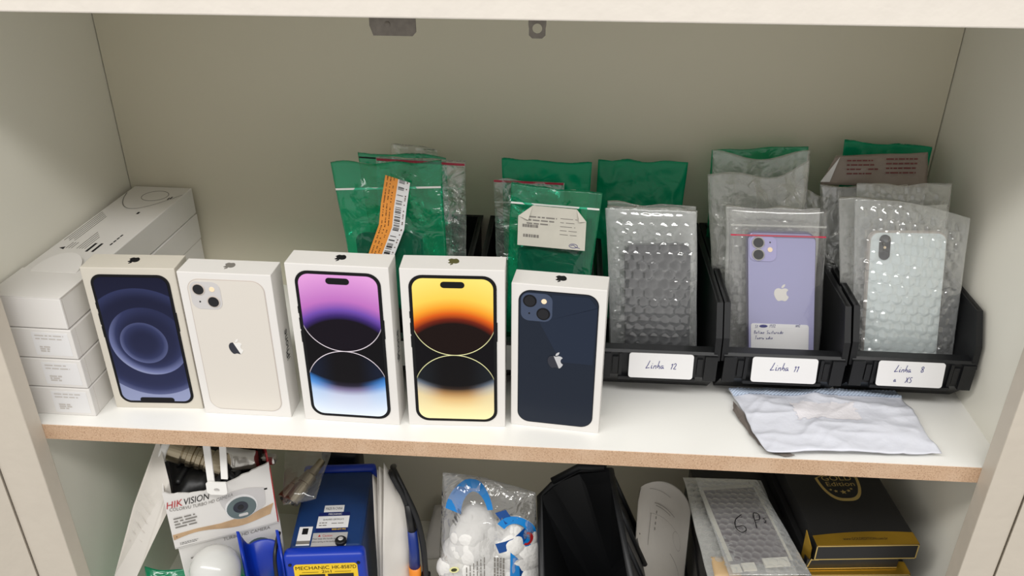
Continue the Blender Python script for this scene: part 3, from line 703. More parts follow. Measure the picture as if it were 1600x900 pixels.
# bin Linha 12
bag('green_bag', 'wide green bag rising alone behind the Linha 12 bin bags', 'bag', Q((.066, .225, .012), (.155, .225, .012), (.1655, .268, .1895), (.0665, .268, .190)), GREEN_D, .006, .002, 17, 'green plastic bags')
bag('bubble_bag', 'bubble wrap bag in back of the Linha 12 bin', 'bag', Q((.086, .165, .008), (.174, .165, .008), (.1665, .19, .1705), (.0755, .19, .1715)), BUBBLE_C, .008, .0015, 19, 'bubble wrap bags', pitch=.0115)
o, f = phone('smartphone', 'dark grey phone in bubble wrap in the Linha 12 bin', Q((.1005, .1245, .012), (.1675, .1245, .012), (.158, .1475, .1475), (.0925, .1475, .144)), PHONEGREY, PHONEBLACK)
qb = Q((.0865, .1205, .012), (.1755, .1205, .012), (.161, .15, .181), (.0715, .15, .182))
bag('bubble_bag', 'bubble wrap bag around a dark phone in the Linha 12 bin', 'bag', qb, BUBBLE, .0145, .0012, 21, 'bubble wrap bags', pitch=.0112, amp=.002)
bag('bubble_bag', 'cloudy wrap bag just behind the dark wrapped phone', 'bag', Q((.086, .142, .008), (.1765, .142, .008), (.164, .168, .1755), (.0735, .168, .1765)), CLOUDY, .006, .0015, 23, 'bubble wrap bags')
# bin Linha 11
bag('green_bag', 'green bag behind the clear bags of the Linha 11 bin', 'bag', Q((.197, .25, .012), (.295, .25, .012), (.292, .268, .2115), (.1895, .268, .2055)), GREEN, .006, .002, 25, 'green plastic bags')
bag('clear_bag', 'smooth cloudy bag in front of the green one, Linha 11 bin', 'bag', Q((.203, .215, .012), (.297, .215, .012), (.287, .242, .2165), (.1855, .242, .214)), CLOUDY, .008, .0025, 27, 'clear plastic bags', top=lambda u: -.05*math.sin(math.pi*u)**2)
bag('bubble_bag', 'crumpled cloudy bag with peaked top, Linha 11 bin', 'bag', Q((.2, .168, .012), (.29, .168, .012), (.2775, .2, .2095), (.1765, .2, .2015)), CLOUDY, .012, .004, 29, 'clear plastic bags', top=lambda u: .05*math.sin(u*7+.6)*u)
bag('clear_bag', 'clear bag showing right of the lilac phone bag', 'bag', Q((.225, .185, .012), (.301, .185, .012), (.305, .208, .178), (.24, .208, .195)), CLEAR, .01, .004, 31, 'clear plastic bags')
bag('bubble_bag', 'bubble wrap bag directly behind the lilac phone', 'bag', Q((.2075, .143, .01), (.298, .143, .01), (.287, .172, .178), (.1935, .172, .178)), BUBBLE_C, .006, .0015, 33, 'bubble wrap bags', pitch=.0105)
qp = Q((.2275, .125, .02), (.2945, .125, .02), (.2785, .1485, .163), (.2115, .1485, .1625))
o, f = phone('smartphone', 'lilac phone with two lenses in a clear zip bag', qp, LILAC, LILACFRAME)
pc = wpart('camera_plate', f.slab(rr(.0265, .0265, .007, 6, -.0185, .0565), .0012), mat('pale_lilac', S(166, 162, 204), .25), o)
for dz in (.0062, -.0062):
    wpart('camera_ring', f.lathe([(.0062, .001), (.0062, .0022), (.0056, .0024)], 24, -.0245+.0015, .0565+dz), CHROME, pc); wpart('camera_lens', f.lathe([(.0052, .0022), (.005, .0025), (.002, .0026)], 24, -.023, .0565+dz), LENS, pc)
wpart('camera_flash', f.lathe([(.0026, .001), (.0024, .0016)], 14, -.0115, .0555), FLASH, pc); wpart('microphone_dot', f.lathe([(.0008, .001), (.0008, .0015)], 8, -.0115, .063), INK, pc)
wpart('emblem', emblem(f, 0, .0105, .018, .0003), mat('mirror_emblem', S(226, 222, 214), .25, .2), o)
nl = wpart('note_label', f.slab(rr(.058, .036, .0025, 4, -.0015, -.0415), .0004, .0003), LABEL, o, label='white note label with blue pen writing')
def fnote(): return Frame(f.p(-.0295, -.0285, 0), (f.ex+f.ey*.03).normalized(), f.ey)
fn = fnote()
wpart('handwriting', join(handwriting(fn, 'S1', .003, 0, .0038, .0004, .0009), handwriting(fn, '1932', .0175, .0005, .0038, .0004, .0009), handwriting(fn, 'AM2', .0435, .001, .0034, .00035, .0009), handwriting(fn, 'Botimo Susturado', .002, -.0065, .0042, .0004, .0009), handwriting(fn, 'Tuoru udio', .003, -.0125, .004, .0004, .0009)), BLUEINK, nl)
wpart('crossed_out_word', fn.slab(circ(.0042, 16, .0115, .002, .0016), .0002, .0008), BLUEINK, nl)
bag('clear_bag', 'clear zip bag holding the lilac phone', 'bag', Q((.2085, .1205, .012), (.3, .1205, .012), (.2865, .15, .187), (.192, .15, .1865)), CLEAR_S, .0185, .0007, 35, 'clear plastic bags', [('red_strip', .845, .008, PINK, .0035), STRIP(.9, CLOUDY, 'zip_strip', .003, .01)])
# bin Linha 8
bag('green_bag', 'green bag behind the taupe mailer next to the right wall', 'bag', Q((.338, .255, .012), (.418, .255, .012), (.4245, .272, .2125), (.331, .272, .2175)), GREEN_D, .006, .002, 37, 'green plastic bags')
ml = thing('mailer_bag', 'taupe mailer with folded top and small red print', 'bag', (.36, .235, .012))
qm = Q((.332, .228, .012), (.417, .228, .012), (.412, .2365, .182), (.305, .2365, .179))
wpart('pouch', sheet_pair(qm, .006, .002, 41), MAILERWHITE, ml, True, label='pale pouch below the folded top')
qf = Q((.299, .227, .184), (.4095, .227, .1835), (.4085, .243, .2165), (.3135, .237, .2125))
wpart('folded_flap', sheet_pair(qf, .003, .0018, 43, 24, 10), GREYMAILER, ml, True, label='taupe folded flap with red print')
ff = qf.frame(.5, .5, .003)
wpart('print_lines', join(printlines(Frame(qf.p(.14, .78, .0032), qf.frame(.5, .6).ex, qf.frame().ey), 0, .036, -.0145, .0035, 4, 3, .0, .32, .12), printlines(Frame(qf.p(.55, .78, .0032), qf.frame(.5, .6).ex, qf.frame().ey), 0, .042, -.0145, .0045, 4, 8, .0, .32, .12)), MAROON, ml)
wpart('white_corner', prism([V((.2985, .2255, .1875)), V((.308, .2255, .1875)), V((.3165, .234, .212))], V((0, .0006, 0))), LABEL, ml)
bag('clear_bag', 'cloudy clear bag left of the white wrapped phone', 'bag', Q((.326, .186, .012), (.4, .186, .012), (.38, .205, .192), (.2925, .205, .191)), CLEAR, .01, .003, 45, 'clear plastic bags')
bag('bubble_bag', 'bubble wrap bag rising highest behind the white phone', 'bag', Q((.338, .158, .01), (.428, .158, .01), (.4145, .188, .201), (.3225, .188, .2)), BUBBLE_C, .007, .0015, 47, 'bubble wrap bags', pitch=.0115)
o, f = phone('smartphone', 'white phone with one upright camera block in bubble wrap', Q((.3435, .123, .014), (.4165, .123, .014), (.4035, .15, .168), (.330, .15, .1655)), SILVERWHITE, PHONERIM)
pc = wpart('camera_plate', f.slab(rr(.0105, .0255, .0052, 6, -.0225, .0625), .0014), INK, o, label='black upright camera block')
for dz in (.0075, -.0075): wpart('camera_lens', f.lathe([(.0042, .0014), (.004, .002), (.0015, .0022)], 18, -.0225, .0625+dz), LENS, pc)
wpart('camera_flash', f.lathe([(.0014, .0014), (.0013, .0018)], 10, -.0225, .0625), FLASH, pc)
nl = wpart('note_label', f.slab(rr(.066, .024, .002, 4, 0, -.0605), .0004, .0003), LABEL, o, label='white note with blue writing')
wpart('handwriting', handwriting(Frame(f.p(-.03, -.0535, 0), f.ex, f.ey), 'Bt 6Pm recurso esturado', 0, 0, .0042, .0004, .0009), BLUEINK, nl)
bag('bubble_bag', 'bubble wrap bag around the white phone, right end bin', 'bag', Q((.3345, .1205, .012), (.4335, .1205, .012), (.4235, .153, .181), (.311, .153, .1975)), BUBBLE, .0145, .0014, 49, 'bubble wrap bags', pitch=.0115, amp=.0028, top=lambda u: .03*math.sin(u*3.1))
bag('bubble_bag', 'loose bubble wrap layer between the two wrapped stacks, right end bin', 'bag', Q((.329, .142, .01), (.425, .142, .01), (.4085, .172, .187), (.302, .172, .19)), BUBBLE_C, .006, .0025, 51, 'bubble wrap bags', pitch=.0115)

# ================================================================== PADDED MAILER ON THE SHELF
t = thing('padded_envelope', 'white padded plastic envelope lying on the shelf, torn open', 'envelope', (.295, .06, 0))
qe = Q((.2235, -.0005, .0062), (.3845, .0105, .0052), (.3765, .1085, .0062), (.206, .0985, .0062))
def env():
    vs, fs = sheet_pair(qe, .0085, .0013, 61, 92, 64); rnd = random.Random(3)
    out = []
    for v in vs:
        k = abs(fbm(V((v.x*.5+v.y*.5, v.y*2.4, 0)), 20, 3)); k2 = abs(fbm(V((v.x*1.6-v.y*1.2, v.y*.7, 0)), 26, 6))
        out.append(V((v.x, v.y, max(.0003, v.z+.0026*(1-k)**4*.8+.0016*(1-k2)**5))))
    return out, fs
eg = env(); wpart('envelope_body', eg, MAILERWHITE, t, True)
def seal_band():
    keep = {}; vs, fs = [], []
    for fi, f_ in enumerate(eg[1][:92*64]):
        if fi//92 < 55: continue
        q = []
        for i in f_:
            if i not in keep: keep[i] = len(vs); vs.append(eg[0][i]+V((0, 0, .0006+.0005*(i % 2))))
            q.append(keep[i])
        fs.append(tuple(q))
    return vs, fs
wpart('seal_band', seal_band(), MAILERBAND, t, label='pale blue ribbed seal band')
tear = [(.2065, .0795, .0066), (.2075, .0755, .0078), (.2165, .0535, .0068), (.2225, .03, .0068), (.2325, .0185, .0065), (.2445, .0065, .0055), (.252, .0025, .003), (.2425, .0008, .0028), (.2285, .0035, .005), (.2205, .0165, .0035), (.2125, .0415, .0035), (.2045, .0665, .0045)]
def lining():
    vs, fs = [], []; a = tear[:6]; b = tear[::-1][:6]
    m = 9
    P = lambda L, s: V(L[min(len(L)-2, int(s))]).lerp(V(L[min(len(L)-2, int(s))+1]), s-min(len(L)-2, int(s)))
    for i in range(26):
        s = i/25*5
        for j in range(m):
            q = P(a, s).lerp(P(b, s), j/(m-1)); q.z += .0016*fbm(q, 240, 4)-.001; q.z = max(.0008, q.z); q.x += .0016*fbm(q, 160, 8); vs.append(q)
            if i and j: k = i*m+j; fs.append((k-m-1, k-m, k, k-1))
    return vs, fs
wpart('torn_lining', lining(), GREYINSIDE, t, True, label='dark grey lining in the torn left edge')
def residue():
    keep = {}; vs, fs = [], []
    for f_ in eg[1][:92*64]:
        c = sum((eg[0][i] for i in f_), V((0, 0, 0)))/4
        d = c-V((.293, .062, 0)); u, v = d.x*.998+d.y*.06, d.y-d.x*.03
        if abs(u) < .031+.003*fbm(c, 300, 2) and abs(v) < .0135+.002*fbm(c, 260, 5)+.0004*math.sin(u*300):
            q = []
            for i in f_:
                if i not in keep: keep[i] = len(vs); vs.append(eg[0][i]+V((0, 0, .0005)))
                q.append(keep[i])
            fs.append(tuple(q))
    return vs, fs
wpart('tape_residue', residue(), mat('matte_white_residue', S(220, 217, 221), .8, bmp=.5, bscale=120, bdist=.002), t, True)

# ================================================================== LOWER COMPARTMENT
# camera cartons ----------------------------------------------------
def tilted(O, ex, ey, ez):
    O, ex, ey, ez = V(O), V(ex), V(ey), V(ez)
    return lambda a, b, c: O+ex*a+ey*b+ez*c
def pbox(P, a0, a1, b0, b1, c0, c1):
    vs = [P(a, b, c) for c in (c0, c1) for b in (b0, b1) for a in (a0, a1)]; return vs, box(0, 1, 0, 1, 0, 1)[1]
t = thing('camera_carton', 'white open camera carton with red side, heaped with metal parts', 'box', (-.33, .06, -.22))
ex, ey, ez = V((.0985, .048, 0)), V((-.043, .088, 0)), V((.001, 0, .0785))
P = tilted((-.3785, .02, -.1785), ex, ey, ez); th = .012
def torn_wall(P):
    n = 30; rnd = random.Random(2); top = []
    for i in range(n+1):
        u = i/n; h = 1.0-.13*math.sin(math.pi*min(1, u/.75))**1+(.10 if u > .8 else 0)*(u-.8)*5+rnd.uniform(-.012, .012)
        top.append((u, h))
    f = [P(0, 0, 0), P(1, 0, 0)]+[P(u, 0, h) for u, h in top[::-1]]
    return prism(f, (P(0, .02, 0)-P(0, 0, 0)))
wpart('front_panel', torn_wall(P), CARD, t, label='white printed front panel with torn top')
wpart('side_panel', join(pbox(P, 0, .012, .02, 1, 0, .95)), CARD, t)
wpart('side_panel', pbox(P, .985, 1.0, .02, 1, 0, 1.25), mat('red_card', S(150, 26, 30), .5), t, label='red side panel')
wpart('red_edge', pbox(P, .997, 1.008, .0, .4, .0, 1.0), mat('red_edge_print', S(170, 30, 34), .5), t, label='red printed edge')
wpart('back_panel', join(pbox(P, 0, 1, .98, 1, 0, 1), pbox(P, 0, 1, 0, 1, -.01, .01)), CARD, t)
fr = Frame(P(0, -.003, 0), ex.normalized(), ez.normalized()); fr.n = ex.cross(ez).normalized()
Lx, Lz = ex.length, ez.length
fr.ex, fr.ey = ex.normalized()*(ex.length/.132), ez.normalized()*(ez.length/.0775); Lx, Lz = .132, .0775
ld = fr
q = wpart('brand_lettering', text(ld, 'HIK', .0115, .0605, .019, .0085, shear=.25), REDINK, t); q = wpart('brand_lettering', text(ld, 'VISION', .0375, .0602, .031, .0085, shear=.25), INK, t)
wpart('title_lettering', text(ld, 'COLORVU TURBO HD CAMERA', .043, .0515, .078, .0042, shear=.2, bend=lambda x: .012*x*x), GREYINK, t)
wpart('bullet_print', printlines(ld, .006, .04, .027, .043, 4, 3, .0006, .4, .3), GREYINK, t)
n = 20
wpart('sand_band', ld.slab([(.001, .0125)]+[(.002+.122*k/n, .0125+.0035*math.sin(k*.35)) for k in range(n+1)]+[(Lx-.002, .029), (Lx-.03, .0215), (.06, .019), (.03, .0205), (.001, .0195)], .0003), SANDPIC, t)
wpart('small_print', join(printlines(ld, .007, .036, .0035, .0075, 2, 7, .0005, .3, .1), ld.rect(Lx-.013, Lx-.007, .05, .0518), ld.rect(.0045, .006, .015, .0175)), INK, t)
dm = wpart('camera_picture', ld.slab([(.063+.058*k/16, .0535+.005*math.sin(math.pi*k/16)) for k in range(16, -1, -1)]+[(.066, .042), (.071, .03), (.078, .023), (.09, .0205), (.1, .0205), (.114, .026), (.1195, .0305), (.121, .044)], .0004), PALEPIC, t)
wpart('camera_face', ld.slab(circ(.0205, 28, .0895, .035, .0165), .0004, .0004), LABEL, dm); wpart('camera_eye', ld.slab(circ(.0188, 28, .0895, .034, .0148), .0004, .0008), GREYPIC, dm)
wpart('camera_iris', ld.slab(circ(.0095, 24, .0885, .0355, .0075), .0003, .0012), LENSRING, dm); wpart('camera_iris', ld.slab(circ(.004, 18, .0885, .0355, .0033), .0003, .0015), LENS, dm); wpart('camera_lamp', ld.slab(rr(.012, .0035, .0015, 3, .0905, .0245), .0003, .0013), PALEPIC, dm)
fl_ = [V((-.397, .069, -.066)), V((-.3765, .036, -.098)), V((-.378, .036, -.125)), V((-.3955, .024, -.158)), V((-.4285, .0165, -.22)), V((-.441, .013, -.25)), V((-.4665, .012, -.25)), V((-.4535, .0145, -.22)), V((-.427, .04, -.14))]
vs = fl_+[v+V((-.0008, .0016, -.0006)) for v in fl_]; m = len(fl_)
wpart('open_flap', (vs, [tuple(range(m-1, -1, -1)), tuple(range(m, 2*m))]+[(i, (i+1) % m, (i+1) % m+m, i+m) for i in range(m)]), PAPER, t, label='creased white flap hanging open at the left')
wpart('crease', join(*[tube([V((-.4105+.0-.0042*k, .036-.0022*k, -.112-.0125*k)), V((-.398-.0046*k, .0275-.0012*k, -.124-.0125*k))], .0004, 5) for k in range(7)]), FAINT, t)

t = thing('camera_carton', 'white camera carton underneath, half hidden behind the bulb', 'box', (-.33, .09, FLOOR))
P2 = tilted((-.3775, .024, FLOOR), ex, ey, (0, 0, -.1795-FLOOR))
wpart('carton', bev(pbox(P2, 0, 1, 0, 1, 0, 1), .001), CARD, t)
f2 = Frame(P2(0, -.002, 1), ex.normalized()*.85, (0, 0, 1))
wpart('title_lettering', text(f2, 'TURBO HD CAMERA', .085, -.006, .06, .0042, shear=.2), GREYINK, t); wpart('bullet_print', printlines(f2, .012, .04, -.036, -.018, 4, 5, .0006, .4, .3), GREYINK, t)
wpart('camera_picture', f2.slab(circ(.017, 24, .097, -.032, .015), .0005), GREYPIC, t); wpart('camera_iris', f2.slab(circ(.008, 20, .097, -.032, .007), .0004, .0005), LENS, t)

# things heaped in the open carton
t = thing('pipe_fitting', 'ribbed grey metal fitting with white ring, in the open carton', 'fitting', (-.355, .07, -.1))
ax = V((.07, .0, -.024)); fa = frame_axis((-.392, .072, -.083), ax)
wpart('barrel', fa.lathe([(.001, 0), (.0125, 0), (.0125, .018), (.0105, .02), (.0105, .024), (.0125, .025), (.0125, .03), (.011, .031), (.011, .034), (.0125, .035), (.0125, .04), (.011, .041), (.011, .044), (.0125, .045), (.0125, .05), (.0145, .051), (.0145, .064), (0, .065)], 28), BRUSHED, t)
wpart('white_ring', fa.lathe([(.0135, -.004), (.0148, -.003), (.0148, .003), (.0135, .004)], 28), WHITEP, t)
t = thing('chrome_bracket', 'shiny chrome arm lying across the open carton', 'bracket', (-.31, .08, -.12))
q = Q((-.337, .069, -.122), (-.294, .078, -.114), (-.298, .088, -.094), (-.335, .086, -.088))
wpart('arm', sheet_pair(q, .014, .002, 71, 12, 8), CHROME, t, True)
wpart('tip', bev(box(-.297, -.28, .086, .098, -.113, -.103), .003), CHROME, t)
t = thing('cable_coil', 'black coiled cable stuffed in the open camera carton', 'cable', P(.5, .5, .03))
wpart('cable_bundle', sheet_pair(Q(P(.07, .12, .62), P(.93, .12, .68), P(.93, .92, .85), P(.07, .92, .85)), .03, .006, 73, 20, 14), CABLE, t, True)
wpart('coil', join(*[tube([P(.12+.7*a+.02*k, .3+.25*math.sin(a*5+k), .8+.14*math.sin(k*1.7+a*4)) for a in [i/9 for i in range(10)]], .0042, 8, res=4) for k in range(4)]), CABLE, t, True)
wpart('spiral_cord', tube([P(.6, .42, .98)+V((.001*a+.005*math.cos(a), .0008*a, .006*math.sin(a)+.0003*a)) for a in [i*.5 for i in range(64)]], .0018, 6), CABLE, t, True)
t = thing('strap_bracket', 'white two-legged strap bracket hanging over the carton front', 'bracket', (-.32, .036, -.115))
def strap(x0, x1, xt0, xt1, z0, z1): return prism([(x0, .032, z0), (x1, .032, z0), (xt1, .042, z1), (xt0, .042, z1)], V((0, .0018, 0)))
wpart('leg', strap(-.3325, -.325, -.334, -.3265, -.092, -.042), WHITEP, t); wpart('leg', strap(-.317, -.310, -.316, -.309, -.087, -.041), WHITEP, t)
fb = Frame((-.3215, .0305, -.0965), (1, 0, .04), (0, .1, 1)); n = 24
wpart('eye_plate', fb.ring([(max(-.0115, min(.0105, .0125*math.cos(2*math.pi*i/n)*1.1)), max(-.0085, min(.0065, .0105*math.sin(2*math.pi*i/n)))) for i in range(n)], circ(.0032, n, -.0005, -.0025, .0022), .0022), WHITEP, t)

# bulb, green bag
t = thing('light_bulb', 'white frosted light bulb in front of the camera cartons', 'bulb', (-.334, .012, -.27))
fa = frame_axis((-.334, .012, -.2), (0, .0, 1))
wpart('globe', fa.lathe([(.014, -.052), (.0155, -.04), (.019, -.028), (.0245, -.014), (.0268, 0), (.0262, .008), (.0235, .0155), (.0185, .0215), (.012, .0255), (.006, .0272), (.001, .0276)], 32), BULBGLASS, t, True)
wpart('base', fa.lathe([(.0115, -.075), (.0145, -.07), (.0148, -.052)], 28), WHITEP, t, True); wpart('screw_cap', fa.lathe([(.004, -.1), (.009, -.097), (.0115, -.092), (.0108, -.088), (.0115, -.084), (.0108, -.08), (.0115, -.075)], 24), CHROME, t, True)
t = thing('green_pouch', 'crumpled green plastic bag under the bulb at bottom left', 'bag', (-.37, .02, FLOOR))
wpart('bag_film', sheet_pair(Q((-.43, .0, FLOOR+.002), (-.30, .0, FLOOR+.002), (-.305, .036, -.232), (-.425, .03, -.218)), .03, .006, 77), GREEN, t, True)

# clear bag with connectors
t = thing('clear_bag', 'clear bag of metal plugs lying beside the blue machine', 'bag', (-.27, .12, -.18), group='clear plastic bags')
qc = Q((-.277, .082, -.166), (-.241, .09, -.160), (-.243, .168, -.158), (-.3, .165, -.158))
wpart('bag_film', sheet_pair(qc, .028, .0025, 79), CLEAR_S, t, True)
for k, (a, b, lab) in enumerate((((-.2705, .089, -.168), (-.2465, .142, -.150), 'long nickel cable plug inside the clear bag'), ((-.283, .1, -.175), (-.262, .14, -.166), 'second nickel plug under the first one in the clear bag'))):
    a, b = V(a), V(b); L = (b-a).length; fa = frame_axis(a, b-a)
    o = thing('cable_plug', lab, 'plug', a, group='metal plugs')
    wpart('sleeve', fa.lathe([(.0075, 0), (.0088, .001), (.0088, L*.36), (.0075, L*.37), (.0075, L*.42), (.0084, L*.43), (.0084, L*.62), (.0055, L*.66), (.0045, L)], 20), BRUSHED, o)
    wpart('socket', fa.lathe([(.005, -.0004), (.0046, -.0002)], 18), LENS, o); wpart('pin', fa.lathe([(.0009, -.003), (.0009, .001)], 8), BRUSHED, o)
t = thing('dark_pouch', 'black pouch behind the blue machine', 'pouch', (-.24, .23, FLOOR))
wpart('pouch', bev(box(-.275, -.225, .215, .25, FLOOR, -.2), .008, 3), BLACKCARD, t, True)

# blue heat station ---------------------------------------------------
t = thing('heat_station', 'blue bench machine with yellow front panel and labelled top', 'machine', (-.2205, .037, FLOOR), math.radians(7.0))
SW, SD, SH = .082, .15, .2
part('housing', bev(box(-SW/2+.0005, SW/2-.0005, .012, SD-.01, .008, SH-.002), .004, 2), BLUEBODY, t)
part('front_bezel', bev(box(-SW/2-.004, SW/2+.004, -.003, .014, .004, SH+.001), .006, 3), BLUEPL, t, True, label='bright blue plastic front frame')
part('rear_bezel', bev(box(-SW/2-.004, SW/2+.004, SD-.012, SD, .004, SH+.003), .005, 3), BLUEPL, t, True)
for s in (-1, 1): part('foot', box(s*.03-.006, s*.03+.006, .01, SD-.02, 0, .005), BLACKP, t)
ff = Frame((0, -.0031, SH), (1, 0, 0), (0, 0, 1))
yp = part('front_panel', ff.slab(rr(.07, .15, .004, 4, .001, -.0865), .0006), YELLOW, t, label='yellow printed control panel')
part('brand_lettering', text(ff, 'MECHANIC', -.0135, -.0165, .037, .0052, .0008), INK, yp); part('model_lettering', text(ff, 'HK-8587D', .0215, -.0165, .0265, .0052, .0008), INK, yp); part('model_lettering', text(ff, '2in1', .0015, -.0225, .0105, .0042, .0008), INK, yp)
for s in (-1, 1):
    part('display', ff.rect(.001+s*.0157-.0142, .001+s*.0157+.0142, -.056, -.0265, .0006, .0006), LENS, yp); part('rule_line', ff.rect(.0015+s*.018-.009, .0015+s*.018+.009, -.0235, -.0231, .0002, .0006), INK, yp)
    part('screw', ff.lathe([(.002, 0), (.0019, .001)], 10, s*.0375, -.0115), BLACKP, t)
tf = Frame((0, 0, SH-.002), (1, 0, 0), (0, 1, 0))
a = part('origin_label', tf.rect(-.0095, .0135, .0675, .0785), LABEL, t, label='white label reading MADE IN CHINA'); part('lettering', text(tf, 'MADE IN CHINA', .002, .073, .0195, .0045), INK, a)
a = part('certificate_label', tf.rect(-.0145, .0215, .036, .0665), NAVY, t, label='navy and white certificate label'); part('white_field', tf.rect(-.0145, .0215, .0415, .0605, .0001, .0003), LABEL, a)
part('lettering', text(tf, 'MECHANIC', .0045, .0635, .0155, .003, .0006), LABEL, a); part('lettering', text(tf, 'QUALIFIED CERTIFICATE', .0035, .0545, .024, .003, .0006), INK, a); part('lettering', text(tf, '4000-607-992', .0115, .0388, .016, .0025, .0006), YELLOW, a)
part('small_print', join(printlines(tf, -.012, .0, .0435, .0515, 2, 4, .0006, .35, .3), printlines(tf, .002, .018, .0455, .0515, 1, 5, .0006, .2, .3), tf.rect(.001, .0055, .058, .0595)), GREYINK, a)
a = part('caution_label', tf.rect(-.0165, .0225, .0135, .034), GREYLAB, t, label='silver caution label'); part('lettering', text(tf, 'Caution', .0, .0295, .011, .0035), REDINK, a); part('lettering', text(tf, 'Must keep the handle on', -.003, .0245, .026, .003), INK, a); part('lettering', text(tf, 'before turning on the machine', -.003, .02, .026, .003), INK, a)
part('warning_triangle', tf.slab([(-.0105, .028), (-.0075, .028), (-.009, .0315)], .0002, .0002), REDINK, a)
a = part('maker_label', tf.rect(-.0335, -.0185, .0155, .0445), LABEL, t, label='white square-printed label'); part('dark_square', tf.rect(-.0295, -.023, .0325, .042, .0002, .0002), INK, a); part('grey_band', tf.rect(-.0335, -.0185, .0175, .0225, .0002, .0002), GREYINK, a)
a = part('round_knob', tf.lathe([(.0064, 0), (.0064, .004), (.0055, .005)], 22, .0165, .0185), BLACKP, t); part('knob_centre', tf.lathe([(.003, .005), (.002, .0058)], 14, .0165, .0195), GREYLAB, a)
# tool holder fixed on the left side
def trough():
    vs, fs = [], []; n = 16; R0, R1 = .0195, .0225
    for i in range(n+1):
        u = i/n; a = math.pi-math.pi*u; tip = abs(u-.5)*2
        zt = -.034+.034*max(0, (tip-.55)/.45)**1.2
        for r in (R0, R1):
            x = r*math.cos(a)*(1 if tip < .99 else 1); y = (r*math.sin(a) if True else 0)
            for z in (zt, -.12): vs.append(V((x, y, z)))
        if i:
            k = 4*i; p = k-4
            fs += [(p, p+1, k+1, k), (p+2, k+2, k+3, p+3), (p, k, k+2, p+2), (p+1, p+3, k+3, k+1)]
    fs += [(0, 2, 3, 1), (4*n, 4*n+1, 4*n+3, 4*n+2)]
    return vs, fs
hv, hf = trough(); hx, hy, hz = -SW/2-.0275, .004, SH+.034
part('tool_holder', ([V((hx+v.x, hy+v.y, hz+v.z)) for v in hv], hf), BLUEPL, t, True, label='bright blue trough-shaped tool holder')
part('power_cable', tube([(-SW/2-.0125, .03, SH+.005), (-SW/2-.0125, .02, SH+.005), (-SW/2-.0135, .004, SH-.005), (-SW/2-.0135, -.002, SH-.03), (-SW/2-.0125, -.006, SH-.08), (-SW/2-.012, -.007, .01)], .0022, 8, res=5), CABLE, t, True)

# papers ---------------------------------------------------------------
for k in range(4):
    lab = ['white envelope standing upright against the blue machine', 'white envelope second in the upright bundle beside the blue machine', 'white envelope third in the upright bundle, tallest tip', 'broad white envelope facing the black cables, right of the upright bundle'][k]
    C4 = [((-.1745, .058, 0), (-.150, .142, 0), (-.152, .14, -.2), (-.176, .105, -.136)), ((-.1725, .05, 0), (-.143, .132, 0), (-.146, .132, -.2), (-.170, .104, -.124)),
          ((-.1705, .042, 0), (-.139, .115, 0), (-.141, .118, -.19), (-.1665, .101, -.119)), ((-.1675, .034, 0), (-.1365, .072, 0), (-.134, .094, -.182), (-.161, .0995, -.114))][k]
    pts = [V(c) for c in C4]; pts[0].z = pts[1].z = FLOOR+.002
    t = thing('paper_envelope', lab, 'envelope', ((pts[0]+pts[1])/2), group='white envelopes standing upright')
    q = Quad(*pts)
    g = sheet_pair(q, .0036, .0016, 80+k, 14, 24)
    wpart('paper', g, PAPER, t, True)
# soldering tool with black cable
t = thing('soldering_tool', 'blue and orange handled tool with looping black cable', 'tool', (-.14, .1, FLOOR))
wpart('sleeve', tube([(-.1305, .085, -.197), (-.1295, .083, -.225), (-.1295, .081, -.252)], lambda s: .0056+.001*s, 14), mat('tool_blue', S(22, 48, 124), .4), t, True)
wpart('collar', tube([(-.1295, .081, -.25), (-.1295, .08, -.275)], .0072, 14), ORANGEP, t, True, label='orange collar')
wpart('strain_relief', tube([(-.134, .087, -.16), (-.1305, .085, -.198)], lambda s: .0042+.0012*s, 12), CABLE, t, True)
wpart('cable', tube([(-.162, .15, -.17), (-.1535, .1, -.126), (-.145, .088, -.132), (-.1385, .087, -.147), (-.134, .087, -.165)], .0034, 10, res=6), CABLE, t, True)
wpart('cable', tube([(-.162, .15, -.16), (-.1515, .105, -.126), (-.138, .09, -.142), (-.1245, .085, -.178), (-.1185, .082, -.215), (-.117, .08, -.25), (-.117, .08, -.30)], .0034, 10, res=6), CABLE, t, True)
wpart('rod', tube([(-.1295, .08, -.275), (-.1295, .08, FLOOR+.001)], .004, 10), STEEL, t, True); wpart('cable_plug', bev(box(-.123, -.112, .076, .087, -.285, -.262), .002), BLACKP, t)
t = thing('paper_sheet', 'white paper sheet standing against the back behind the cables', 'paper', (-.13, .25, FLOOR))
wpart('sheet', sheet_pair(Q((-.152, .225, FLOOR+.002), (-.09, .235, FLOOR+.002), (-.085, .288, -.335), (-.141, .286, -.345)), .002, .001, 91, 8, 8), PAPER, t, True)

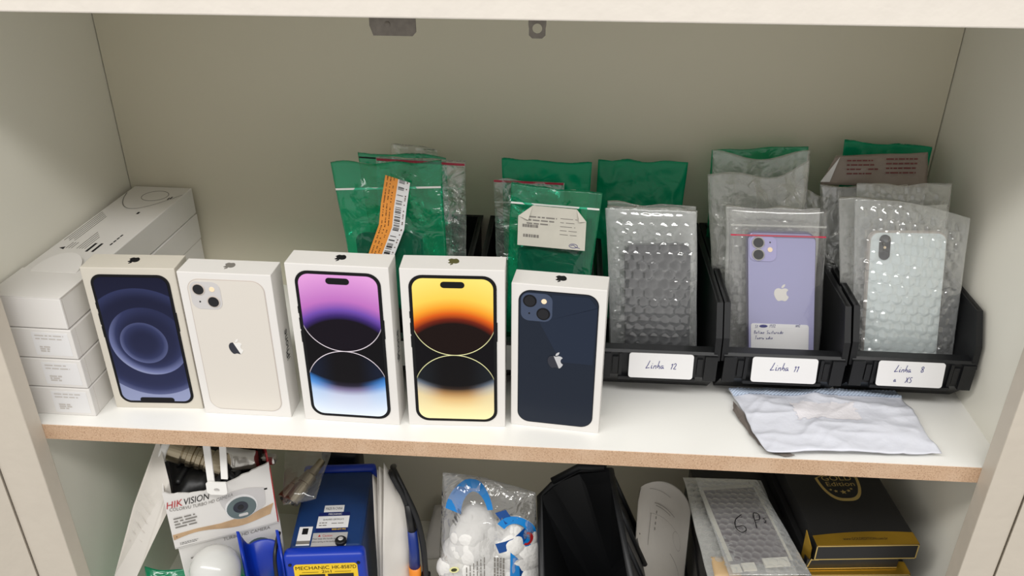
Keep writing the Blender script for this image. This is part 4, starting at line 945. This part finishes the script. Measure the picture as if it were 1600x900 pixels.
# cotton bag ---------------------------------------------------------
t = thing('cotton_bag', 'clear bag of cotton balls with blue print, by the black bin', 'bag', (-.045, .1, FLOOR))
qc = Q((-.108, .062, FLOOR+.004), (.02, .062, FLOOR+.004), (.010, .12, -.15), (-.0945, .105, -.126))
top = lambda u: -.08*max(0, u-.45)
wpart('bag_film', sheet_pair(qc, .05, .004, 95, 30, 44, top=top), film('thin_cotton_bag_film', (.97, .97, .97, 1), S(235, 235, 235), .05, .1, 1.2, 40, .35, gloss=3.5), t, True)
def cotton_mass():
    rnd = random.Random(12); gs = []
    spots = [(.36, .775, .0, .022), (.31, .71, .004, .025), (.45, .70, -.002, .025), (.34, .645, .004, .029), (.24, .60, .0, .026), (.47, .63, -.004, .029), (.20, .53, .0, .026), (.30, .53, .003, .029), (.60, .67, -.004, .023), (.72, .735, .0, .022), (.80, .71, -.002, .023), (.70, .67, .002, .027), (.82, .63, .0, .025), (.75, .60, .0, .029), (.58, .60, -.003, .03), (.45, .52, .0, .03), (.82, .52, .0, .027), (.64, .52, .0, .03)]
    for k, (u, v, o_, r) in enumerate(spots):
        bm = bmesh.new(); bmesh.ops.create_icosphere(bm, subdivisions=4, radius=r); c = qc.p(u, v, o_)
        for q in bm.verts:
            d = q.co.normalized(); s_ = k*3.7
            q.co *= 1+.14*noise.noise(d*1.1+V((s_, 0, 0)))+.05*noise.noise(d*2.6+V((0, s_, 0)))+.025*noise.noise(d*6+V((0, s_, 0)))
            q.co.y *= .72; q.co += c
        bm.verts.index_update(); gs.append(([q.co.copy() for q in bm.verts], [tuple(x.index for x in f_.verts) for f_ in bm.faces])); bm.free()
    return join(*gs)
o = link('cotton_wool', mesh(*cotton_mass(), COTTON, True)); o['kind'] = 'stuff'; o['label'] = 'mass of soft white cotton balls filling the clear printed bag'; o['category'] = 'cotton'
def on_bag(uv, off=.0): return [qc.p(u, v, .025*puff(u, v)+off) + (qc.p(u, 1)-qc.p(u, 0))*(top(u)*max(0, (v-.55)/.45)**1.5) for u, v in uv]
def bagpatch(uv, off=.003, t=.0005):
    pts = on_bag(uv, off); return prism(pts, -qc.n*t)
def band(ctr, wd, off=.003):
    vs, fs = [], []
    for i, (u, v) in enumerate(ctr):
        a = ctr[max(0, i-1)]; b = ctr[min(len(ctr)-1, i+1)]; dx, dy = (b[0]-a[0])*.1, (b[1]-a[1])*.25; l = math.hypot(dx, dy) or 1
        w_ = wd if not isinstance(wd, list) else wd[i]
        pu, pv = -dy/l*w_/.1, dx/l*w_/.25
        p = on_bag([(u+pu/2, v+pv/2), (u-pu/2, v-pv/2)], off); vs += p
        if i: k = 2*i; fs.append((k-2, k-1, k+1, k))
    return vs, fs
def arc(cx, cy, rx, ry, a0, a1, n=14): return [(cx+rx*math.cos(math.radians(a0+(a1-a0)*i/n)), cy+ry*math.sin(math.radians(a0+(a1-a0)*i/n))) for i in range(n+1)]
wpart('blue_print', band(arc(.33, .84, .2, .13, 178, 20), [.017-.0008*i for i in range(15)]), SKYPRINT, t)
wpart('blue_print', band(arc(.78, .78, .17, .075, 150, -80), .009), SKYPRINT, t); wpart('blue_print', band([(.6, .71), (.7, .725), (.8, .745), (.92, .80)], .012), DEEPPRINT, t); wpart('blue_print', band([(.6, .86), (.66, .88), (.72, .84)], .01), DEEPPRINT, t)
wpart('red_print', band(arc(.9, .76, .05, .03, 90, -120, 10), .003, .0035), REDINK, t)
wpart('corner_print', bagpatch([(.73, .45), (.84, .45), (.82, .655), (.735, .695)], .004), SKYPRINT, t); wpart('corner_print', bagpatch([(.84, .45), (.985, .45), (.985, .635), (.9, .642), (.82, .656)], .004), DEEPPRINT, t)
fc = Frame(qc.p(.2, .86, .02), (qc.p(.3, 1)-qc.p(.12, .8)).normalized(), (qc.p(.0, .9)-qc.p(.2, .78)).normalized())
wpart('barcode', barcode(fc, -.014, .004, -.003, .005, 4, .003), INK, t)
fv = Frame(qc.p(.4, .47, .0285), (0, 0, -1), (1, .1, 0))
wpart('small_print', join(*[printlines(Frame(qc.p(.3+.035*k, .67-.012*(5-k), .0285), V((0, -.1, -1)), V((1, 0, 0))), 0, .05, -.0012, .0012, 1, k, .0, .5, .12) for k in range(6)], *[printlines(Frame(qc.p(.58+.03*k, .675, .0285), V((0, -.1, -1)), V((1, 0, 0))), 0, .05, -.0014, .0014, 1, 20+k, .0, .7, .1) for k in range(4)]), GREYINK, t)
fst = Frame(qc.p(.175, .585, .026), (.9, 0, .3), (-.3, .2, .9))
st_ = wpart('round_stamp', fst.slab(circ(.0062, 18, 0, 0, .004), .0005), mat('pale_yellow_print', S(226, 222, 160), .5), t)
wpart('leaf_print', fst.slab(circ(.0038, 14, 0, 0, .0022), .0003, .0005), mat('dark_olive_print', S(52, 56, 20), .5), st_)

# tipped black bin -----------------------------------------------------
t = thing('storage_bin', 'large empty black bin tipped on its side below the shelf', 'bin', (.07, .1, FLOOR))
RB, RF = V((.0965, .148, -.148)), V((.1115, -.02, -.15)); LB, LF = V((.0135, .150, -.196)), V((.0225, -.005, -.196))
dn = V((.042, .028, -.19))
def wall(a, b, d, th_): return prism([a, b, b+d, a+d], th_)
dn_l = V((.052, .012, -.18))
wpart('right_wall', wall(RF, RB, V((.037, .02, -.105)), V((-.0025, 0, -.001))), BLACKP, t); wpart('left_wall', wall(LB, LF, dn_l, V((.0025, 0, 0))), BLACKP, t)
bk = [LB, V((.028, .158, -.183)), V((.06, .160, -.165)), RB]; bl = [LB+dn_l, LB.lerp(RB, .3)+dn_l, LB.lerp(RB, .6)+V((.045, .012, -.17)), RB+V((.036, .02, -.16))]
wpart('back_wall', join(*[prism([bk[i], bk[i+1], bl[i+1], bl[i]][::-1], V((0, -.002, 0))) for i in range(3)]), BLACKP, t)
wpart('base_wall', prism([RB+V((.036, .02, -.16)), RF+V((.036, .02, -.16)), LF+dn_l, LB+dn_l], V((0, 0, -.0025))), BLACKP, t)
wpart('right_wall', prism([RF+V((.037, .02, -.105)), RB+V((.037, .02, -.105)), RB+V((.036, .02, -.16)), RF+V((.036, .02, -.16))], V((-.0025, 0, 0))), BLACKP, t)
wpart('rim', join(tube([LF, LB, V((.028, .158, -.183)), V((.06, .165, -.165)), RB, RF], .0036, 8)), BLACKP, t, True)
wpart('rim_step', tube([V((.028, .156, -.176)), V((.06, .163, -.158)), V((.09, .152, -.148))], .0045, 8), BLACKP, t, True)
for k, s in enumerate((.06, .36, .66)):
    a = RB.lerp(RF, s)+V((.001, 0, -.002)); wpart('rib', tube([a, a+V((.0385, .02, -.104))], .0032, 8), BLACKP, t, True)

# curled leaflet ---------------------------------------------------------
t = thing('curled_leaflet', 'white leaflet curled upright beside the tipped black bin', 'paper', (.15, .12, FLOOR))
def curl(s): # s along the sheet
    a = math.radians(200-165*s); return V((.1545+.026*math.cos(a), .125+.036*math.sin(a)*-1, 0))
n, m = 24, 6; vs, fs = [], []
for i in range(n+1):
    s = i/n
    if s < .1: p = V((.1345-.006*(.1-s)/.1, .158-.03*(.1-s)/.1, 0))
    else: a = math.radians(112-125*(s-.1)/.9); p = V((.15+.034*math.cos(a), .105+.056*math.sin(a), 0))
    for j in range(m+1):
        zt = -.178+.02*max(0, s-.15); vs.append(p+V((.006*(1-j/m), 0, FLOOR+.002+(zt-FLOOR)*j/m)))
        if i and j: k = i*(m+1)+j; fs.append((k-m-2, k-1, k, k-m-1))
k0 = len(vs); vs += [v+V((.0006, .001, 0)) for v in vs]; fs += [tuple(x+k0 for x in f[::-1]) for f in fs]
wpart('sheet', (vs, fs), PAPER, t, True)
def lp(s, z, off=.0012):
    a = math.radians(112-125*(s-.1)/.9); p = V((.15+.034*math.cos(a), .105+.056*math.sin(a), z)); return p-V((math.cos(a), math.sin(a), 0))*off
def lstroke(pts, wd):
    vs, fs = [], []
    for i, (s, z) in enumerate(pts):
        b = pts[i+1] if i+1 < len(pts) else pts[i]; a = pts[i] if i+1 < len(pts) else pts[i-1]
        ds, dz = (b[0]-a[0])*.1, b[1]-a[1]; l = math.hypot(ds, dz) or 1
        vs += [lp(s-dz/l*wd*10/2, z+ds/l*wd/2), lp(s+dz/l*wd*10/2, z-ds/l*wd/2)]
        if i: k = 2*i; fs.append((k-2, k-1, k+1, k))
    return vs, fs
rnd = random.Random(4); gs = []
for r_, (sa, sb, z, wd) in enumerate(((.3, .62, -.205, .0008), (.32, .55, -.209, .0008), (.62, .95, -.268, .0009), (.2, .52, -.183, .0005), (.24, .7, -.222, .0003))):
    gs.append(lstroke([(sa+(sb-sa)*k/8, z-.004*k/8) for k in range(9)], wd))
for k in range(4): gs.append(lstroke([(.34, -.217-.009*k), (.342, -.2215-.009*k)], .0011))
gs.append(lstroke([(.26, -.222), (.262, -.275)], .0005)); gs.append(lstroke([(.72+.09*math.cos(k*.5), -.236+.012*math.sin(k*.5)) for k in range(14)], .0003))
wpart('small_print', join(*gs), GREYINK, t)

# black and gold cartons, wrapped screens --------------------------------------
def gold_box(label, x, y, z, rz, wv, d, h, group, fancy):
    t = thing('gold_trim_box', label, 'box', (x, y, z), rz, group)
    hb = h*.42 if fancy else h
    ff = Frame((0, 0, h), (1, 0, 0), (0, 0, 1)); tf = Frame((0, 0, h), (1, 0, 0), (0, 1, 0))
    if fancy:
        part('tray', box(-.006, wv-.016, .002, d-.004, 0, hb-.001), BLACKCARD, t); part('lid', bev(box(0, wv, 0, d, hb, h), .0006), BLACKCARD, t)
        f3 = Frame((-.006, .0019, 0), (1, 0, 0), (0, 0, 1)); part('tray_outline', join(f3.rect(0, wv-.01, .0004, .0014), f3.slab([(0, 0), (.0012, 0), (.005, hb), (.0038, hb)], .0003), f3.rect(.004, .012, hb-.0018, hb-.0008)), GOLDLINE, t)
        part('side_flap', prism([(-.0075, .014, hb*.4), (-.0035, .002, hb*.5), (-.0035, .0035, h*.8), (-.0065, .017, h*1.15)], V((.0006, .0002, 0))), GOLD, t, label='gold flap sticking up at the left')
    else:
        part('carton', bev(box(0, wv, 0, d, 0, h), .0006), BLACKCARD, t)
    a, b = hb+.0006 if fancy else .0006, h-.0004
    f0 = Frame((0, 0, 0), (1, 0, 0), (0, 0, 1)); e = .0011
    part('front_outline', join(f0.rect(0, wv, a, a+e), f0.rect(0, wv, b-e, b), f0.rect(0, e, a, b), f0.rect(wv-e, wv, a, b)), GOLDLINE, t)
    n = 16; bk = [(wv*k/n, .0115+.0075*math.sin(math.pi*min(1, .12+k/n*.62))) for k in range(n+1)]
    g = part('gold_band', tf.slab([(wv, .0002)]+bk[::-1]+[(0, .0002)] if False else [(0, .0002), (wv, .0002)]+bk[::-1], .0003), GOLD, t, label='gold foil band')
    part('web_lettering', text(tf, 'www.GOLDEDITION.com.br', wv*.5, .0088, wv*.44, .0036, .0005), INK, g)
    return t, tf
t, tf = gold_box('topmost black box with gold band and shield emblem at right', .3045, .0355, -.1758, math.radians(5.2), .1075, .19, .0355, 'black boxes with gold edges', True)
def shield(k):
    pts = []
    for i in range(15): s = i/14; pts.append((.0245*k*math.cos(s*math.pi/2)**.7 if i < 14 else 0, -.038*k*math.sin(s*math.pi/2)**1.15))
    R_ = pts; Lp = [(-x, y) for x, y in pts[::-1][1:]]
    return (R_+Lp)[::-1]
cx, cy = .0575, .1035
out = [(cx+x, cy+y) for x, y in shield(1)]+[(cx-.0245, cy+.024), (cx-.012, cy+.03), (cx, cy+.035), (cx+.012, cy+.03), (cx+.0245, cy+.024)][::1]
inn = [(cx+x*.88, cy+.0005+y*.9) for x, y in shield(1)]+[(cx-.0215, cy+.022), (cx-.0105, cy+.0275), (cx, cy+.032), (cx+.0105, cy+.0275), (cx+.0215, cy+.022)]
def fixccw(p): return p if sum(p[i][0]*p[(i+1) % len(p)][1]-p[(i+1) % len(p)][0]*p[i][1] for i in range(len(p))) > 0 else p[::-1]
sh = part('shield_emblem', tf.ring(out[::-1], inn[::-1], .0003), GOLDLINE, t, label='gold shield outline')
part('lettering', text(tf, 'GOLD', cx, cy-.0005, .034, .0085), GOLDLINE, sh); part('lettering', text(tf, 'Edition', cx+.001, cy-.0105, .032, .0072), GOLDLINE, sh)
def star(u, v, r): return tf.slab([(u+(r if i % 2 == 0 else r*.42)*math.sin(math.pi*i/5), v+(r if i % 2 == 0 else r*.42)*math.cos(math.pi*i/5)) for i in range(10)][::-1], .0003)
for (u, v, r) in ((-.013, -.0195, .0017), (-.008, -.022, .0023), (0, -.0235, .0036), (.0065, -.0215, .0023), (.0105, -.0185, .0017)): part('star', star(cx+u, cy+v, r), GOLDLINE, sh)
hgt = .036; ORD = ['first', 'second', 'third', 'fourth', 'fifth', 'sixth', 'seventh']
for k in range(6):
    z = -.1765-hgt*(k+1)+.0004
    if k == 5: z = FLOOR+.0002
    gold_box('second black and gold box at right, directly under the topmost' if k == 0 else ORD[k+1]+' box from the top of the black and gold stack beside the right wall', .303+.001*((k*7) % 3), .0305+.001*(k % 2), z, math.radians(4.5), .1055, .185, hgt-.0006, 'black boxes with gold edges', False)
for k in range(6):
    z = FLOOR+.0002+.0358*k
    gold_box('topmost black box, directly beneath the wrapped screens' if k == 5 else ORD[5-k]+' black box from the top of the stack beneath the wrapped screens', .1905+.002*(k % 2), .0+.002*((k*5) % 3), z, math.radians(-1.5), .1035, .2, .0354, 'black boxes under the wrapped screens', False)
ZT = FLOOR+.0358*6
qs1 = Q((.1935, .009, ZT+.004), (.289, .016, ZT+.004), (.2775, .171, ZT+.005), (.1845, .169, ZT+.005))
bag('bubble_bag', 'bubble wrap bag with amber foil under the 6P marked screen', 'bag', qs1, BUBBLE_C, .0075, .0012, 101, 'bubble wrap bags', pitch=.0105, amp=.0018)
o = thing('foil_piece', 'small amber foil piece inside the lower bubble bag', 'foil', (.213, .035, ZT+.002))
wpart('foil', sheet_pair(Q((.2, .014, ZT+.0065), (.228, .018, ZT+.0065), (.224, .045, ZT+.0065), (.2, .043, ZT+.0065)), .002, .001, 103, 8, 8), AMBER, o, True)
qs2 = Q((.2185, .026, ZT+.0125), (.2835, .0365, ZT+.0125), (.2625, .148, ZT+.0125), (.2035, .139, ZT+.0125))
o = thing('phone_screen', 'dark mauve phone screen in bubble wrap marked 6P', 'screen', qs2.base())
wpart('glass', qs2.slab(.003, .003), MAROONSCREEN, o); fq = qs2.frame(.5, .5, .0015)
w2, h2 = qs2.W()/2, qs2.H()/2
wpart('white_frame', join(fq.rect(-w2-.0035, -w2+.001, -h2+.004, h2, .001), fq.rect(-w2, w2, h2-.001, h2+.0035, .001), fq.rect(w2-.0008, w2+.0018, -h2, h2, .0008)), mat('cloudy_white_plastic', S(190, 186, 172), .4), o)
wpart('connector', join(fq.rect(w2-.031, w2-.004, -h2-.008, -h2+.003, .0025), fq.rect(-w2+.008, -w2+.022, -h2-.011, -h2-.001, .002), fq.rect(-w2-.004, -w2+.006, -h2-.012, -h2-.002, .0015)), mat('pale_connector', S(206, 202, 190), .4), o)
qs3 = Q((.213, .008, ZT+.0165), (.2975, .0145, ZT+.0165), (.2695, .158, ZT+.0165), (.1965, .156, ZT+.0165))
bb = bag('bubble_bag', 'bubble wrap bag marked 6P holding a dark screen', 'bag', qs3, BUBBLE, .007, .0008, 105, 'bubble wrap bags', pitch=.0095, amp=.0016)
fh = Frame(qs3.p(.42, .36, .0064), (qs3.p(1, .5)-qs3.p(0, .5)).normalized(), (qs3.p(.4, 1)-qs3.p(.5, 0)).normalized())
wpart('handwriting', join(handwriting(fh, '6', -.012, 0, .03, .001, 0), handwriting(fh, 'P', .010, .008, .026, .001, 0), handwriting(fh, 's', .023, .016, .018, .0009, 0)), INK, bb)
